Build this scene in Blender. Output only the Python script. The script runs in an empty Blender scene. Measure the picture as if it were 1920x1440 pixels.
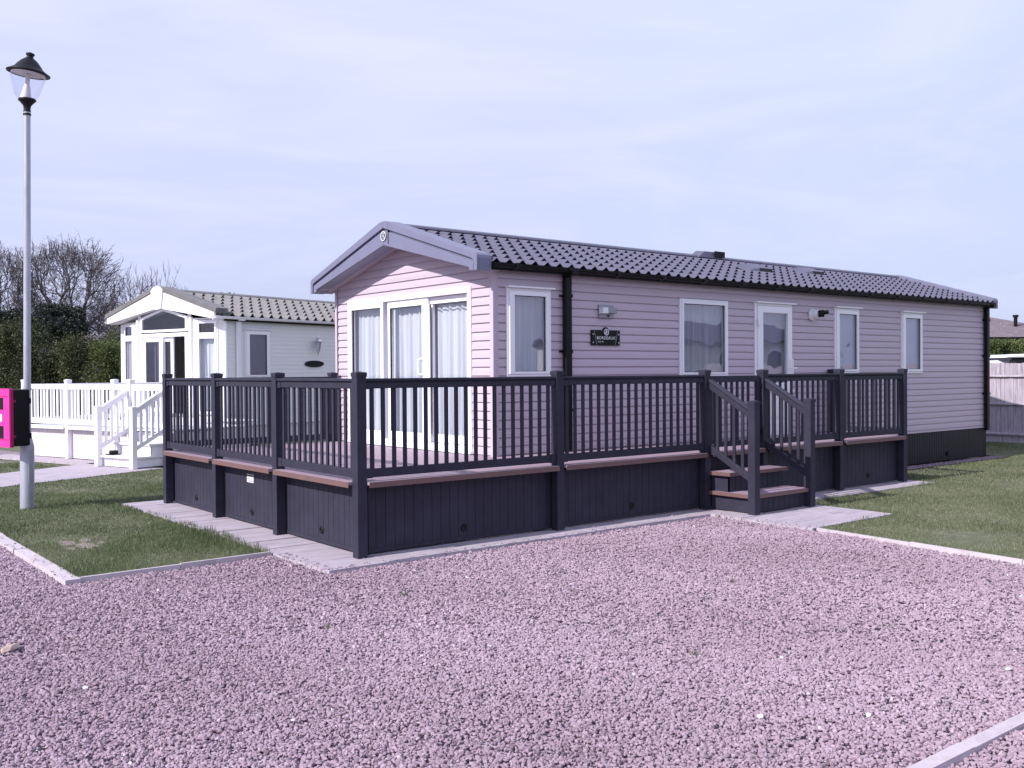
import bpy, math, random
import numpy as np
from mathutils import Matrix, Vector
R = math.radians
random.seed(7); rng = np.random.default_rng(11)
S = bpy.context.scene
# ------------------------------------------------------------------ camera
CAM = np.array([-4.4454, -7.8105, 1.6886]); YAW, PITCH, ROLL, FPX = 0.8962, -0.0122, -0.0067, 1837.15
_f = np.array([math.cos(PITCH)*math.cos(YAW), math.cos(PITCH)*math.sin(YAW), math.sin(PITCH)])
_r = np.array([math.sin(YAW), -math.cos(YAW), 0.0]); _u = np.cross(_r, _f)
_r, _u = _r*math.cos(ROLL)+_u*math.sin(ROLL), -_r*math.sin(ROLL)+_u*math.cos(ROLL)
cd = bpy.data.cameras.new('camera'); cam = bpy.data.objects.new('camera', cd); S.collection.objects.link(cam)
cd.sensor_width = 36; cd.lens = FPX/1920*36; cd.clip_start = 0.05; cd.clip_end = 3000
cam.matrix_world = Matrix(((_r[0], _u[0], -_f[0], CAM[0]), (_r[1], _u[1], -_f[1], CAM[1]), (_r[2], _u[2], -_f[2], CAM[2]), (0, 0, 0, 1)))
S.camera = cam
def seen(P, mx=120, my=60):          # which world points lie in (or near) the view
    d = P-CAM; z = d@_f; z2 = np.where(z < .1, .1, z)
    x = 960+FPX*(d@_r)/z2; y = 720-FPX*(d@_u)/z2
    return (z > .1) & (x > -mx) & (x < 1920+mx) & (y > -my) & (y < 1440+my)
def at(px, py, depth):               # a point of the world found while surveying the picture
    return CAM+depth*(_f+_r*(px-960)/FPX-_u*(py-720)/FPX)
# ------------------------------------------------------------------ light
SUN_EL = R(35.5)
sun_from = Vector((-math.cos(SUN_EL), 0.028*math.cos(SUN_EL), math.sin(SUN_EL)))
sd = bpy.data.lights.new('sun', 'SUN'); so = bpy.data.objects.new('sun', sd); S.collection.objects.link(so)
sd.energy = 5.0; sd.angle = R(0.55); sd.color = (1.0, 0.955, 0.93)
so.rotation_euler = sun_from.to_track_quat('Z', 'Y').to_euler()
w = bpy.data.worlds.new('World'); S.world = w; w.use_nodes = True
nt = w.node_tree; nt.nodes.clear(); N = nt.nodes.new; L = nt.links.new
out = N('ShaderNodeOutputWorld'); bg = N('ShaderNodeBackground'); sky = N('ShaderNodeTexSky')
sky.sky_type = 'NISHITA'; sky.sun_disc = False; sky.sun_elevation = SUN_EL
sky.sun_rotation = math.atan2(sun_from.x, sun_from.y)
sky.air_density = 1.0; sky.dust_density = 1.5; sky.ozone_density = 1.5
bg.inputs['Strength'].default_value = 0.1
tc = N('ShaderNodeTexCoord'); mp = N('ShaderNodeMapping'); mp.inputs['Scale'].default_value = (1.0, 1.6, 4.5); mp.inputs['Rotation'].default_value = (0, R(12), R(30))
n1 = N('ShaderNodeTexNoise'); n1.inputs['Scale'].default_value = 1.6; n1.inputs['Detail'].default_value = 7; n1.inputs['Roughness'].default_value = .55; n1.inputs['Distortion'].default_value = .9
r1 = N('ShaderNodeValToRGB'); r1.color_ramp.elements[0].position = .34; r1.color_ramp.elements[1].position = .72
r1.color_ramp.elements[0].color = (.82, .82, .82, 1); r1.color_ramp.elements[1].color = (1, 1, 1, 1)
n2 = N('ShaderNodeTexNoise'); n2.inputs['Scale'].default_value = .9; n2.inputs['Detail'].default_value = 3
mixc = N('ShaderNodeMixRGB'); mixc.inputs[1].default_value = (6.5, 7.5, 10.8, 1); mixc.inputs[2].default_value = (7.4, 7.6, 10.5, 1)
mix = N('ShaderNodeMixRGB')
L(tc.outputs['Generated'], mp.inputs['Vector']); L(mp.outputs['Vector'], n1.inputs['Vector']); L(n1.outputs['Fac'], r1.inputs['Fac'])
L(tc.outputs['Generated'], n2.inputs['Vector']); L(n2.outputs['Fac'], mixc.inputs['Fac'])
# the veil thins towards the horizon haze, brighter aloft
sep = N('ShaderNodeSeparateXYZ'); L(tc.outputs['Generated'], sep.inputs[0])
mr = N('ShaderNodeMapRange'); mr.inputs['From Min'].default_value = 0; mr.inputs['From Max'].default_value = .5; mr.inputs['To Min'].default_value = .86; mr.inputs['To Max'].default_value = 1.1
mz = N('ShaderNodeMapRange'); mz.inputs['From Min'].default_value = .42; mz.inputs['From Max'].default_value = .9; mz.inputs['To Min'].default_value = 1; mz.inputs['To Max'].default_value = .75
L(sep.outputs['Z'], mr.inputs['Value']); L(sep.outputs['Z'], mz.inputs['Value']); mm = N('ShaderNodeMath'); mm.operation = 'MULTIPLY'; L(mr.outputs[0], mm.inputs[0]); L(mz.outputs[0], mm.inputs[1])
vm = N('ShaderNodeMixRGB'); vm.blend_type = 'MULTIPLY'; vm.inputs['Fac'].default_value = 1; L(mixc.outputs[0], vm.inputs[1]); L(mm.outputs[0], vm.inputs[2])
L(r1.outputs['Color'], mix.inputs['Fac']); L(sky.outputs[0], mix.inputs[1]); L(vm.outputs[0], mix.inputs[2])
mp3 = N('ShaderNodeMapping'); mp3.inputs['Scale'].default_value = (1.2, 2.2, 7.5); mp3.inputs['Rotation'].default_value = (R(18), R(-24), R(10)); L(tc.outputs['Generated'], mp3.inputs[0])
n3 = N('ShaderNodeTexNoise'); n3.inputs['Scale'].default_value = 1.5; n3.inputs['Detail'].default_value = 9; n3.inputs['Roughness'].default_value = .6; n3.inputs['Distortion'].default_value = 1.4; L(mp3.outputs[0], n3.inputs['Vector'])
m3 = N('ShaderNodeMapRange'); m3.inputs['From Min'].default_value = .48; m3.inputs['From Max'].default_value = .75; m3.inputs['To Min'].default_value = 0; m3.inputs['To Max'].default_value = .27; L(n3.outputs['Fac'], m3.inputs['Value'])
x3 = N('ShaderNodeMixRGB'); x3.inputs[2].default_value = (8.9, 9.0, 10.9, 1); L(m3.outputs[0], x3.inputs[0]); L(mix.outputs[0], x3.inputs[1])
L(x3.outputs[0], bg.inputs['Color']); L(bg.outputs[0], out.inputs['Surface'])
S.view_settings.view_transform = 'Standard'; S.view_settings.look = 'None'; S.view_settings.exposure = 0.12; S.view_settings.gamma = 1
S.render.resolution_x = 1024; S.render.resolution_y = 768
# ------------------------------------------------------------------ materials
def mat(name, col, rough=.6, var=.12, scale=3, bump=0, bscale=30, metal=0, spec=.5, stretch=None, dirt=None, world=False):
    m = bpy.data.materials.new(name); m.use_nodes = True; t = m.node_tree; b = t.nodes['Principled BSDF']
    b.inputs['Roughness'].default_value = rough; b.inputs['Metallic'].default_value = metal; b.inputs['Specular IOR Level'].default_value = spec
    co = t.nodes.new('ShaderNodeTexCoord'); mpn = t.nodes.new('ShaderNodeMapping'); t.links.new(co.outputs['Object'], mpn.inputs[0])
    if stretch: mpn.inputs['Scale'].default_value = stretch
    n = t.nodes.new('ShaderNodeTexNoise'); n.inputs['Scale'].default_value = scale; n.inputs['Detail'].default_value = 6; n.inputs['Roughness'].default_value = .65
    t.links.new(mpn.outputs[0], n.inputs['Vector'])
    rp = t.nodes.new('ShaderNodeValToRGB'); t.links.new(n.outputs['Fac'], rp.inputs[0])
    rp.color_ramp.elements[0].position = .3; rp.color_ramp.elements[1].position = .7
    rp.color_ramp.elements[0].color = tuple(c*(1-var) for c in col)+(1,); rp.color_ramp.elements[1].color = tuple(min(1, c*(1+var)) for c in col)+(1,)
    last = rp.outputs[0]
    if dirt:                         # (colour, scale, low, high): stains with their own shape
        n3 = t.nodes.new('ShaderNodeTexNoise'); n3.inputs['Scale'].default_value = dirt[1]; n3.inputs['Detail'].default_value = 8; n3.inputs['Roughness'].default_value = .7
        t.links.new(mpn.outputs[0], n3.inputs['Vector'])
        q = t.nodes.new('ShaderNodeMapRange'); q.inputs['From Min'].default_value = dirt[2]; q.inputs['From Max'].default_value = dirt[3]; t.links.new(n3.outputs['Fac'], q.inputs['Value'])
        mx = t.nodes.new('ShaderNodeMixRGB'); mx.inputs[2].default_value = tuple(dirt[0])+(1,); t.links.new(q.outputs[0], mx.inputs[0]); t.links.new(last, mx.inputs[1]); last = mx.outputs[0]
    t.links.new(last, b.inputs['Base Color'])
    if bump:
        bn = t.nodes.new('ShaderNodeTexNoise'); bn.inputs['Scale'].default_value = bscale; bn.inputs['Detail'].default_value = 4; t.links.new(mpn.outputs[0], bn.inputs['Vector'])
        bp = t.nodes.new('ShaderNodeBump'); bp.inputs['Strength'].default_value = bump; bp.inputs['Distance'].default_value = .01
        t.links.new(bn.outputs['Fac'], bp.inputs['Height']); t.links.new(bp.outputs[0], b.inputs['Normal'])
    return m
def attr_mat(name, c0, c1, rough=.8, trans=0):     # colour runs c0..c1 with the mesh attribute "shade"
    m = bpy.data.materials.new(name); m.use_nodes = True; t = m.node_tree; b = t.nodes['Principled BSDF']; b.inputs['Roughness'].default_value = rough
    b.inputs['Specular IOR Level'].default_value = .25
    a = t.nodes.new('ShaderNodeAttribute'); a.attribute_name = 'shade'
    rp = t.nodes.new('ShaderNodeValToRGB'); t.links.new(a.outputs['Fac'], rp.inputs[0])
    cs = [c0]+list(c1) if isinstance(c1[0], (tuple, list)) else [c0, c1]
    while len(rp.color_ramp.elements) < len(cs): rp.color_ramp.elements.new(.5)
    for i, c in enumerate(cs): rp.color_ramp.elements[i].position = i/(len(cs)-1); rp.color_ramp.elements[i].color = tuple(c)+(1,)
    t.links.new(rp.outputs[0], b.inputs['Base Color'])
    if trans:
        tr = t.nodes.new('ShaderNodeBsdfTranslucent'); t.links.new(rp.outputs[0], tr.inputs[0]); ms = t.nodes.new('ShaderNodeMixShader'); ms.inputs[0].default_value = trans
        t.links.new(b.outputs[0], ms.inputs[1]); t.links.new(tr.outputs[0], ms.inputs[2]); t.links.new(ms.outputs[0], t.nodes['Material Output'].inputs[0])
    return m
def glass_mat(name, tint=(1, 1, 1), base=.07, wave=.25, clear=1.0):
    m = bpy.data.materials.new(name); m.use_nodes = True; t = m.node_tree; t.nodes.clear()
    o = t.nodes.new('ShaderNodeOutputMaterial'); ms = t.nodes.new('ShaderNodeMixShader'); tr = t.nodes.new('ShaderNodeBsdfTransparent'); gl = t.nodes.new('ShaderNodeBsdfGlossy')
    tr.inputs[0].default_value = tuple(tint)+(1,); gl.inputs['Roughness'].default_value = .015; gl.inputs['Color'].default_value = (.95, .95, 1, 1)
    l0 = t.nodes.new('ShaderNodeLayerWeight'); l0.inputs[0].default_value = .5; lw = t.nodes.new('ShaderNodeMath'); lw.operation = 'POWER'; lw.inputs[1].default_value = 4.5; t.links.new(l0.outputs['Facing'], lw.inputs[0])
    ad = t.nodes.new('ShaderNodeMath'); ad.operation = 'ADD'; ad.inputs[1].default_value = base; ad.use_clamp = True
    co = t.nodes.new('ShaderNodeTexCoord'); n = t.nodes.new('ShaderNodeTexNoise'); n.inputs['Scale'].default_value = 2.2; n.inputs['Detail'].default_value = 1
    bp = t.nodes.new('ShaderNodeBump'); bp.inputs['Strength'].default_value = wave; bp.inputs['Distance'].default_value = .02
    t.links.new(co.outputs['Object'], n.inputs['Vector']); t.links.new(n.outputs['Fac'], bp.inputs['Height']); t.links.new(bp.outputs[0], gl.inputs['Normal'])
    t.links.new(lw.outputs[0], ad.inputs[0]); t.links.new(ad.outputs[0], ms.inputs[0]); t.links.new(tr.outputs[0], ms.inputs[1]); t.links.new(gl.outputs[0], ms.inputs[2]); t.links.new(ms.outputs[0], o.inputs[0])
    return m
def net_mat(name, col, alpha):
    m = bpy.data.materials.new(name); m.use_nodes = True; t = m.node_tree; t.nodes.clear()
    o = t.nodes.new('ShaderNodeOutputMaterial'); d = t.nodes.new('ShaderNodeBsdfDiffuse'); d.inputs[0].default_value = tuple(col)+(1,)
    tl = t.nodes.new('ShaderNodeBsdfTranslucent'); tl.inputs[0].default_value = tuple(col)+(1,); m1 = t.nodes.new('ShaderNodeMixShader'); m1.inputs[0].default_value = .25
    tr = t.nodes.new('ShaderNodeBsdfTransparent'); m2 = t.nodes.new('ShaderNodeMixShader')
    lw = t.nodes.new('ShaderNodeLayerWeight'); lw.inputs[0].default_value = .5; mr_ = t.nodes.new('ShaderNodeMapRange'); mr_.inputs['From Min'].default_value = .25; mr_.inputs['From Max'].default_value = .8; mr_.inputs['To Min'].default_value = alpha; mr_.inputs['To Max'].default_value = 1
    t.links.new(lw.outputs['Facing'], mr_.inputs['Value']); t.links.new(mr_.outputs[0], m2.inputs[0])
    t.links.new(d.outputs[0], m1.inputs[1]); t.links.new(tl.outputs[0], m1.inputs[2]); t.links.new(tr.outputs[0], m2.inputs[1]); t.links.new(m1.outputs[0], m2.inputs[2]); t.links.new(m2.outputs[0], o.inputs[0])
    return m
M = {}
M['siding'] = mat('mauve_siding', (.515, .432, .505), .5, .05, 2.2, .12, 60, stretch=(.6, .6, 9))
M['siding_n'] = mat('cream_siding', (.80, .785, .78), .45, .03, 2, stretch=(.6, .6, 9))
M['upvc'] = mat('white_upvc', (.90, .885, .93), .3, .02, 2)
M['char'] = mat('charcoal_pvc', (.033, .0315, .051), .55, .2, 4, .05, 90, spec=.2)
M['barge'] = mat('grey_barge', (.172, .170, .256), .38, .05, 3)
M['tile'] = mat('grey_roof_tile', (.112, .107, .158), .6, .08, 7, .1, 120, spec=.3)
M['ridge'] = mat('grey_ridge_cap', (.10, .097, .145), .45, .08, 4)
M['tile_n'] = mat('stone_grey_roof_tile', (.19, .182, .186), .6, .14, 5, .2, 100, dirt=((.13, .13, .12), 1.4, .5, .75))
M['black'] = mat('black_plastic', (.007, .007, .009), .45, .1, 6, spec=.2)
M['skirt'] = mat('dark_skirting', (.015, .018, .023), .5, .14, 5, spec=.25)
M['board'] = mat('composite_decking', (.36, .265, .325), .6, .10, 4, .25, 160, stretch=(.7, 14, 1), dirt=((.25, .2, .25), 2, .5, .8))
M['boardx'] = mat('composite_decking_edge', (.16, .088, .086), .55, .08, 3, .1, 80)
M['soffit'] = mat('soffit_board', (.40, .33, .38), .6, .06, 3)
M['pave'] = mat('paving_slab', (.43, .375, .43), .85, .16, 2.4, .35, 70, stretch=(1, 3.5, 1), dirt=((.27, .25, .27), 1.5, .5, .78))
M['kerb'] = mat('concrete_kerb', (.52, .46, .50), .9, .12, 3, .4, 60, dirt=((.30, .27, .27), 4, .52, .8))
M['steel'] = mat('galvanised_steel', (.43, .44, .50), .45, .14, 3, .1, 40, metal=.35, stretch=(4, 4, .6), dirt=((.28, .29, .33), 2, .5, .75))
M['lamp'] = mat('lamp_black_paint', (.009, .009, .012), .5, .15, 5, spec=.25)
M['cone'] = mat('lamp_white_cone', (.75, .72, .75), .4, .04, 3)
M['pink'] = mat('magenta_plastic', (.88, .03, .31), .35, .05, 3)
M['pinkd'] = mat('dark_magenta_plastic', (.28, .01, .07), .4, .05, 3)
M['white'] = mat('white_paint', (.82, .80, .84), .45, .03, 3)
M['wdeck'] = mat('white_deck_pvc', (.86, .84, .87), .4, .03, 3)
M['wskirt'] = mat('pale_deck_cladding', (.72, .66, .70), .5, .03, 3)
M['fence'] = mat('weathered_fence_board', (.40, .35, .41), .9, .28, 3.5, .4, 60, stretch=(6, 6, .7), dirt=((.22, .18, .22), 3, .5, .72))
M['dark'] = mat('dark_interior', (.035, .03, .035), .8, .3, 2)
M['wood'] = mat('brown_interior', (.10, .06, .05), .7, .3, 3)
M['brick'] = mat('brick_rubble', (.42, .32, .28), .9, .25, 20, .8, 60)
M['bark'] = mat('grey_bark', (.12, .10, .115), .9, .3, 5, .5, 30)
M['rooft'] = mat('lichened_roof_tile', (.16, .125, .145), .9, .25, 3, .5, 12, dirt=((.45, .42, .42), 5.5, .60, .66))
M['hboard'] = mat('dark_stained_boards', (.055, .05, .06), .8, .3, 3, stretch=(12, 12, 1))
M['silver'] = mat('silver_ring', (.75, .76, .8), .25, .02, 3, metal=.6)
M['rust'] = mat('brushed_steel', (.28, .28, .32), .35, .1, 3, metal=.7)
M['glass'] = glass_mat('window_glass', base=.04, wave=.12)
M['glass_s'] = glass_mat('window_glass_old', (.86, .87, .9), base=.13, wave=.14)
M['glass_n'] = glass_mat('tinted_glass', (.6, .6, .68), base=.09, wave=.2)
M['acrylic'] = glass_mat('clear_acrylic', (.94, .94, .97), base=.03, wave=0)
M['net'] = net_mat('net_curtain', (.84, .86, .92), .62)
M['net_p'] = net_mat('patio_net_curtain', (.70, .745, .83), .9)
M['net_s'] = net_mat('sheer_curtain', (.93, .94, .98), .66)
M['blind'] = mat('venetian_blind', (.62, .66, .76), .5, .05, 3)
M['blind2'] = mat('dark_blind', (.42, .40, .46), .5, .05, 3)
M['sclear'] = mat('soil', (.25, .21, .19), .95, .2, 14, .6, 60)
# ground: turf under the blades, with bare soil
gm = mat('turf', (.11, .12, .07), .95, .35, 9, .5, 60, dirt=((.24, .21, .17), .9, .56, .70)); M['turf'] = gm
gv = bpy.data.materials.new('gravel_bed'); gv.use_nodes = True; t = gv.node_tree; b = t.nodes['Principled BSDF']; b.inputs['Roughness'].default_value = .9
co = t.nodes.new('ShaderNodeTexCoord'); vo = t.nodes.new('ShaderNodeTexVoronoi'); vo.inputs['Scale'].default_value = 34; vo.inputs['Randomness'].default_value = 1
t.links.new(co.outputs['Object'], vo.inputs['Vector'])
vo2 = t.nodes.new('ShaderNodeTexVoronoi'); vo2.feature = 'DISTANCE_TO_EDGE'; vo2.inputs['Scale'].default_value = 34; t.links.new(co.outputs['Object'], vo2.inputs['Vector'])
rp = t.nodes.new('ShaderNodeValToRGB'); rp.color_ramp.elements[0].color = (.09, .06, .08, 1); rp.color_ramp.elements[1].color = (.40, .31, .38, 1); rp.color_ramp.elements[1].position = .2
t.links.new(vo2.outputs['Distance'], rp.inputs[0]); t.links.new(rp.outputs[0], b.inputs['Base Color'])
bp = t.nodes.new('ShaderNodeBump'); bp.inputs['Strength'].default_value = 1; bp.inputs['Distance'].default_value = .012; bp.invert = True
t.links.new(vo.outputs['Distance'], bp.inputs['Height']); t.links.new(bp.outputs[0], b.inputs['Normal']); M['gravelbed'] = gv
M['stone'] = attr_mat('gravel_stone', (.10, .068, .095), ((.285, .207, .252), (.36, .267, .325), (.44, .34, .405), (.80, .76, .80)), .9)
M['blade'] = attr_mat('grass_blade', (.045, .075, .03), ((.13, .16, .075), (.25, .26, .16), (.44, .42, .32)), .8, .3)
M['leafg'] = attr_mat('hedge_leaf', (.012, .018, .010), ((.072, .085, .036), (.23, .24, .13)), .7, .2)
M['leafd'] = attr_mat('ivy_leaf', (.008, .014, .010), ((.026, .034, .026), (.16, .17, .155)), .5, .1)
M['leafb'] = attr_mat('blossom', (.16, .13, .14), ((.40, .35, .38), (.62, .58, .62)), .8, .2)
M['conif'] = attr_mat('conifer_leaf', (.05, .07, .02), ((.11, .135, .05), (.20, .22, .10)), .8, .2)
# ------------------------------------------------------------------ building helpers
OFF = [0.0, 0.0, 0.0]
class MB:
    def __init__(s): s.v = []; s.f = []
    def face(s, pts):
        n = len(s.v); s.v += [tuple(p) for p in pts]; s.f.append(tuple(range(n, n+len(pts))))
    def hexa(s, p):                 # 8 corners: bottom ring then top ring
        n = len(s.v); s.v += [tuple(q) for q in p]
        s.f += [tuple(n+i for i in q) for q in ((3, 2, 1, 0), (4, 5, 6, 7), (0, 1, 5, 4), (1, 2, 6, 5), (2, 3, 7, 6), (3, 0, 4, 7))]
    def box(s, x0, x1, y0, y1, z0, z1):
        s.hexa([(x0, y0, z0), (x1, y0, z0), (x1, y1, z0), (x0, y1, z0), (x0, y0, z1), (x1, y0, z1), (x1, y1, z1), (x0, y1, z1)])
    def fbox(s, F, s0, s1, z0, z1, d0, d1):   # box on a wall frame
        s.hexa([F(s0, z0, d0), F(s1, z0, d0), F(s1, z0, d1), F(s0, z0, d1), F(s0, z1, d0), F(s1, z1, d0), F(s1, z1, d1), F(s0, z1, d1)])
    def prism(s, pts, axis, a0, a1):  # polygon in the plane across axis ('x': pts are (y,z)) pulled a0..a1
        g = (lambda a, p: (a, p[0], p[1])) if axis == 'x' else (lambda a, p: (p[0], a, p[1])) if axis == 'y' else (lambda a, p: (p[0], p[1], a))
        n = len(s.v); k = len(pts); s.v += [g(a0, p) for p in pts]+[g(a1, p) for p in pts]
        s.f.append(tuple(range(n, n+k))); s.f.append(tuple(range(n+2*k-1, n+k-1, -1)))
        for i in range(k): j = (i+1) % k; s.f.append((n+i, n+k+i, n+k+j, n+j))
    def beam(s, a, b, w, h, up=(0, 0, 1)):     # bar from a to b, w across, h along up
        a, b = Vector(a), Vector(b); d = (b-a).normalized(); x = d.cross(Vector(up)).normalized()*w/2; y = Vector(up)*h/2
        if abs(d.dot(Vector(up))) > .99: y = x.cross(d).normalized()*h/2
        s.hexa([a-x-y, a+x-y, b+x-y, b-x-y, a-x+y, a+x+y, b+x+y, b-x+y])
    def tube(s, pts, rad, n=8, cap=True):
        pts = [Vector(p) for p in pts]; base = len(s.v)
        if not hasattr(rad, '__len__'): rad = [rad]*len(pts)
        for i, p in enumerate(pts):
            d = (pts[min(i+1, len(pts)-1)]-pts[max(i-1, 0)]).normalized(); a = Vector((0, 0, 1)) if abs(d.z) < .95 else Vector((1, 0, 0))
            x = d.cross(a).normalized(); y = d.cross(x)
            for k in range(n): an = 2*math.pi*k/n; s.v.append(tuple(p+(x*math.cos(an)+y*math.sin(an))*rad[i]))
        for i in range(len(pts)-1):
            for k in range(n): q = base+i*n; s.f.append((q+k, q+(k+1) % n, q+n+(k+1) % n, q+n+k))
        if cap: s.f.append(tuple(base+k for k in range(n))[::-1]); s.f.append(tuple(base+(len(pts)-1)*n+k for k in range(n)))
    def lathe(s, prof, c=(0, 0, 0), n=24, M4=None):
        base = len(s.v)
        for r_, z_ in prof:
            for k in range(n):
                an = 2*math.pi*k/n; p = Vector((c[0]+r_*math.cos(an), c[1]+r_*math.sin(an), c[2]+z_)); s.v.append(tuple(M4 @ p if M4 else p))
        for i in range(len(prof)-1):
            for k in range(n): q = base+i*n; s.f.append((q+k, q+(k+1) % n, q+n+(k+1) % n, q+n+k))
    def mesh(s, name, m, smooth=False, bevel=0):
        me = bpy.data.meshes.new(name); me.from_pydata([(a-OFF[0], b-OFF[1], c-OFF[2]) for a, b, c in s.v], [], s.f); me.update()
        me.materials.append(m)
        if smooth: me.polygons.foreach_set('use_smooth', [True]*len(me.polygons))
        return me
    def build(s, name, m, parent=None, smooth=False, bevel=0):
        o = bpy.data.objects.new(name, s.mesh(name, m, smooth)); S.collection.objects.link(o); o.parent = parent
        if bevel:
            b = o.modifiers.new('bevel', 'BEVEL'); b.width = bevel; b.segments = 2; b.limit_method = 'ANGLE'
        return o
def tag(o, label=None, cat=None, group=None, kind=None):
    for k, v in (('label', label), ('category', cat), ('group', group), ('kind', kind)):
        if v: o[k] = v
    return o
def thing(name, label, cat, loc=(0, 0, 0), rz=0, group=None):
    o = bpy.data.objects.new(name, None); S.collection.objects.link(o); o.location = loc; o.rotation_euler = (0, 0, rz); o.empty_display_size = .3
    return tag(o, label, cat, group)
def struct(name, mb, m, label=None): return tag(mb.build(name, m), label, None, None, 'structure')
def npmesh(name, V, F, m, shade=None, parent=None):   # V (n,3), F (k,q) of equal polygons, shade per vertex
    me = bpy.data.meshes.new(name); q = F.shape[1]
    me.vertices.add(len(V)); me.vertices.foreach_set('co', V.astype(np.float32).ravel())
    me.loops.add(F.size); me.loops.foreach_set('vertex_index', F.astype(np.int32).ravel())
    me.polygons.add(len(F)); me.polygons.foreach_set('loop_start', np.arange(0, F.size, q, dtype=np.int32)); me.polygons.foreach_set('use_smooth', [False]*len(F))
    me.update(calc_edges=True)
    if shade is not None: a = me.attributes.new('shade', 'FLOAT', 'POINT'); a.data.foreach_set('value', shade.astype(np.float32))
    me.materials.append(m); o = bpy.data.objects.new(name, me); S.collection.objects.link(o); o.parent = parent
    return o
def frame(ox, oy, tx, ty, nx, ny): return lambda s, z, d: (ox+tx*s+nx*d, oy+ty*s+ny*d, z)
# ------------------------------------------------------------------ ground
def rects(mb, lst, z0, z1):
    for x0, x1, y0, y1 in lst: mb.box(x0, x1, y0, y1, z0, z1)
g = MB(); g.face([(-400, -400, -.06), (600, -400, -.06), (600, 600, -.06), (-400, 600, -.06)]); struct('ground', g, M['turf'])
def poly(mb, pts, z0, z1): mb.prism(pts, 'z', z0, z1)
# lawns stand a little above the general ground
g = MB(); poly(g, [(-2.19, .84), (-.47, .84), (-.47, 5.42), (2.6, 5.42), (2.6, 9.9), (1.72, 9.9), (-2.19, 8.2)], -.06, -.012); 
poly(g, [(2.6, 5.2), (16, 5.2), (16, 30), (5.2, 13.9), (5.2, 9.9), (2.6, 9.9)], -.06, -.012)
poly(g, [(-2.19, 10.15), (.4, 11.65), (-.1, 13.2), (-2.19, 13.2)], -.06, -.012)
poly(g, [(4.66, -1.72), (6.22, -1.66), (6.22, -.36), (9.62, -.36), (9.62, .85), (18.5, .85), (18.5, -14), (4.1, -14)], -.06, -.012)
poly(g, [(14.95, .85), (18.5, .85), (18.5, 5.2), (14.95, 5.2)], -.06, -.012)
struct('lawn', g, M['turf'])
g = MB(); g.face([(-14, -12, -.045), (4.35, -12, -.045), (4.62, -1.6, -.045), (4.62, .2, -.045), (-.5, .2, -.045), (-.5, .80, -.045), (-2.28, .80, -.045), (-2.28, 13.2, -.045), (-.1, 13.2, -.045), (-.3, 14.6, -.045), (1.0, 15.2, -.045), (-2, 26, -.045), (-14, 26, -.045)])
struct('gravel_driveway', g, M['gravelbed'])
# paving round the deck, slab by slab with open joints
g = MB()
def slabs(x0, x1, y0, y1, w, h, z=0.0):
    nx = max(1, round((x1-x0)/w)); ny = max(1, round((y1-y0)/h)); dx = (x1-x0)/nx; dy = (y1-y0)/ny
    for i in range(nx):
        for j in range(ny):
            a = z+random.uniform(-.004, .002); c = [a+random.uniform(-.0015, .0015) for _ in range(4)]
            X0, X1, Y0, Y1 = x0+i*dx+.004, x0+(i+1)*dx-.004, y0+j*dy+.004, y0+(j+1)*dy-.004
            g.hexa([(X0, Y0, -.05), (X1, Y0, -.05), (X1, Y1, -.05), (X0, Y1, -.05), (X0, Y0, c[0]), (X1, Y0, c[1]), (X1, Y1, c[2]), (X0, Y1, c[3])])
slabs(-.45, .16, -.29, 5.41, .61, .45); slabs(.16, 4.58, -.26, .24, .6, .5); slabs(4.58, 6.2, -1.65, .24, .54, .47); slabs(6.2, 9.62, -.33, .24, .6, .57)
o = struct('paving', g, M['pave'])
g = MB()
for (p0, p1, w) in (((-2.25, -.0+.75), (-2.25, 12.8), .12), ((-2.19, .82), (-.46, .84), .032), ((4.64, -1.67), (4.43, -3.9), .035), ((4.43, -3.9), (4.1, -12), .035)):
    d = Vector((p1[0]-p0[0], p1[1]-p0[1], 0)); Ln = d.length; k = max(1, round(Ln/.915)); n = Vector((-d.y, d.x, 0)).normalized()*w/2
    for i in range(k):
        a = Vector((p0[0], p0[1], 0))+d*(i/k); b = Vector((p0[0], p0[1], 0))+d*((i+1)/k)-d.normalized()*.006; z = random.uniform(-.004, .004)+.004; j = n*random.uniform(-.1, .1)
        g.hexa([a-n+j-Vector((0, 0, .1)), a+n+j-Vector((0, 0, .1)), b+n+j-Vector((0, 0, .1)), b-n+j-Vector((0, 0, .1)), a-n+j+Vector((0, 0, z)), a+n+j+Vector((0, 0, z)), b+n+j+Vector((0, 0, z)), b-n+j+Vector((0, 0, z))])
struct('kerb', g, M['kerb'], 'pale concrete edging between the gravel and the grass')
g = MB()
for i in range(6):
    x = -2.5+i*.915*1.3; g.box(x, x+1.184, -5.70+i*.004, -5.628+i*.004, -.14, .0+.004*math.sin(i*2))
struct('kerb_strip', g, M['kerb'], 'pale concrete strip crossing the gravel at the bottom right')
g = MB(); poly(g, [(-2.19, 8.22), (1.68, 9.92), (.98, 11.93), (-2.19, 10.1)], -.05, -.004); struct('path', g, M['pave'])
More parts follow.
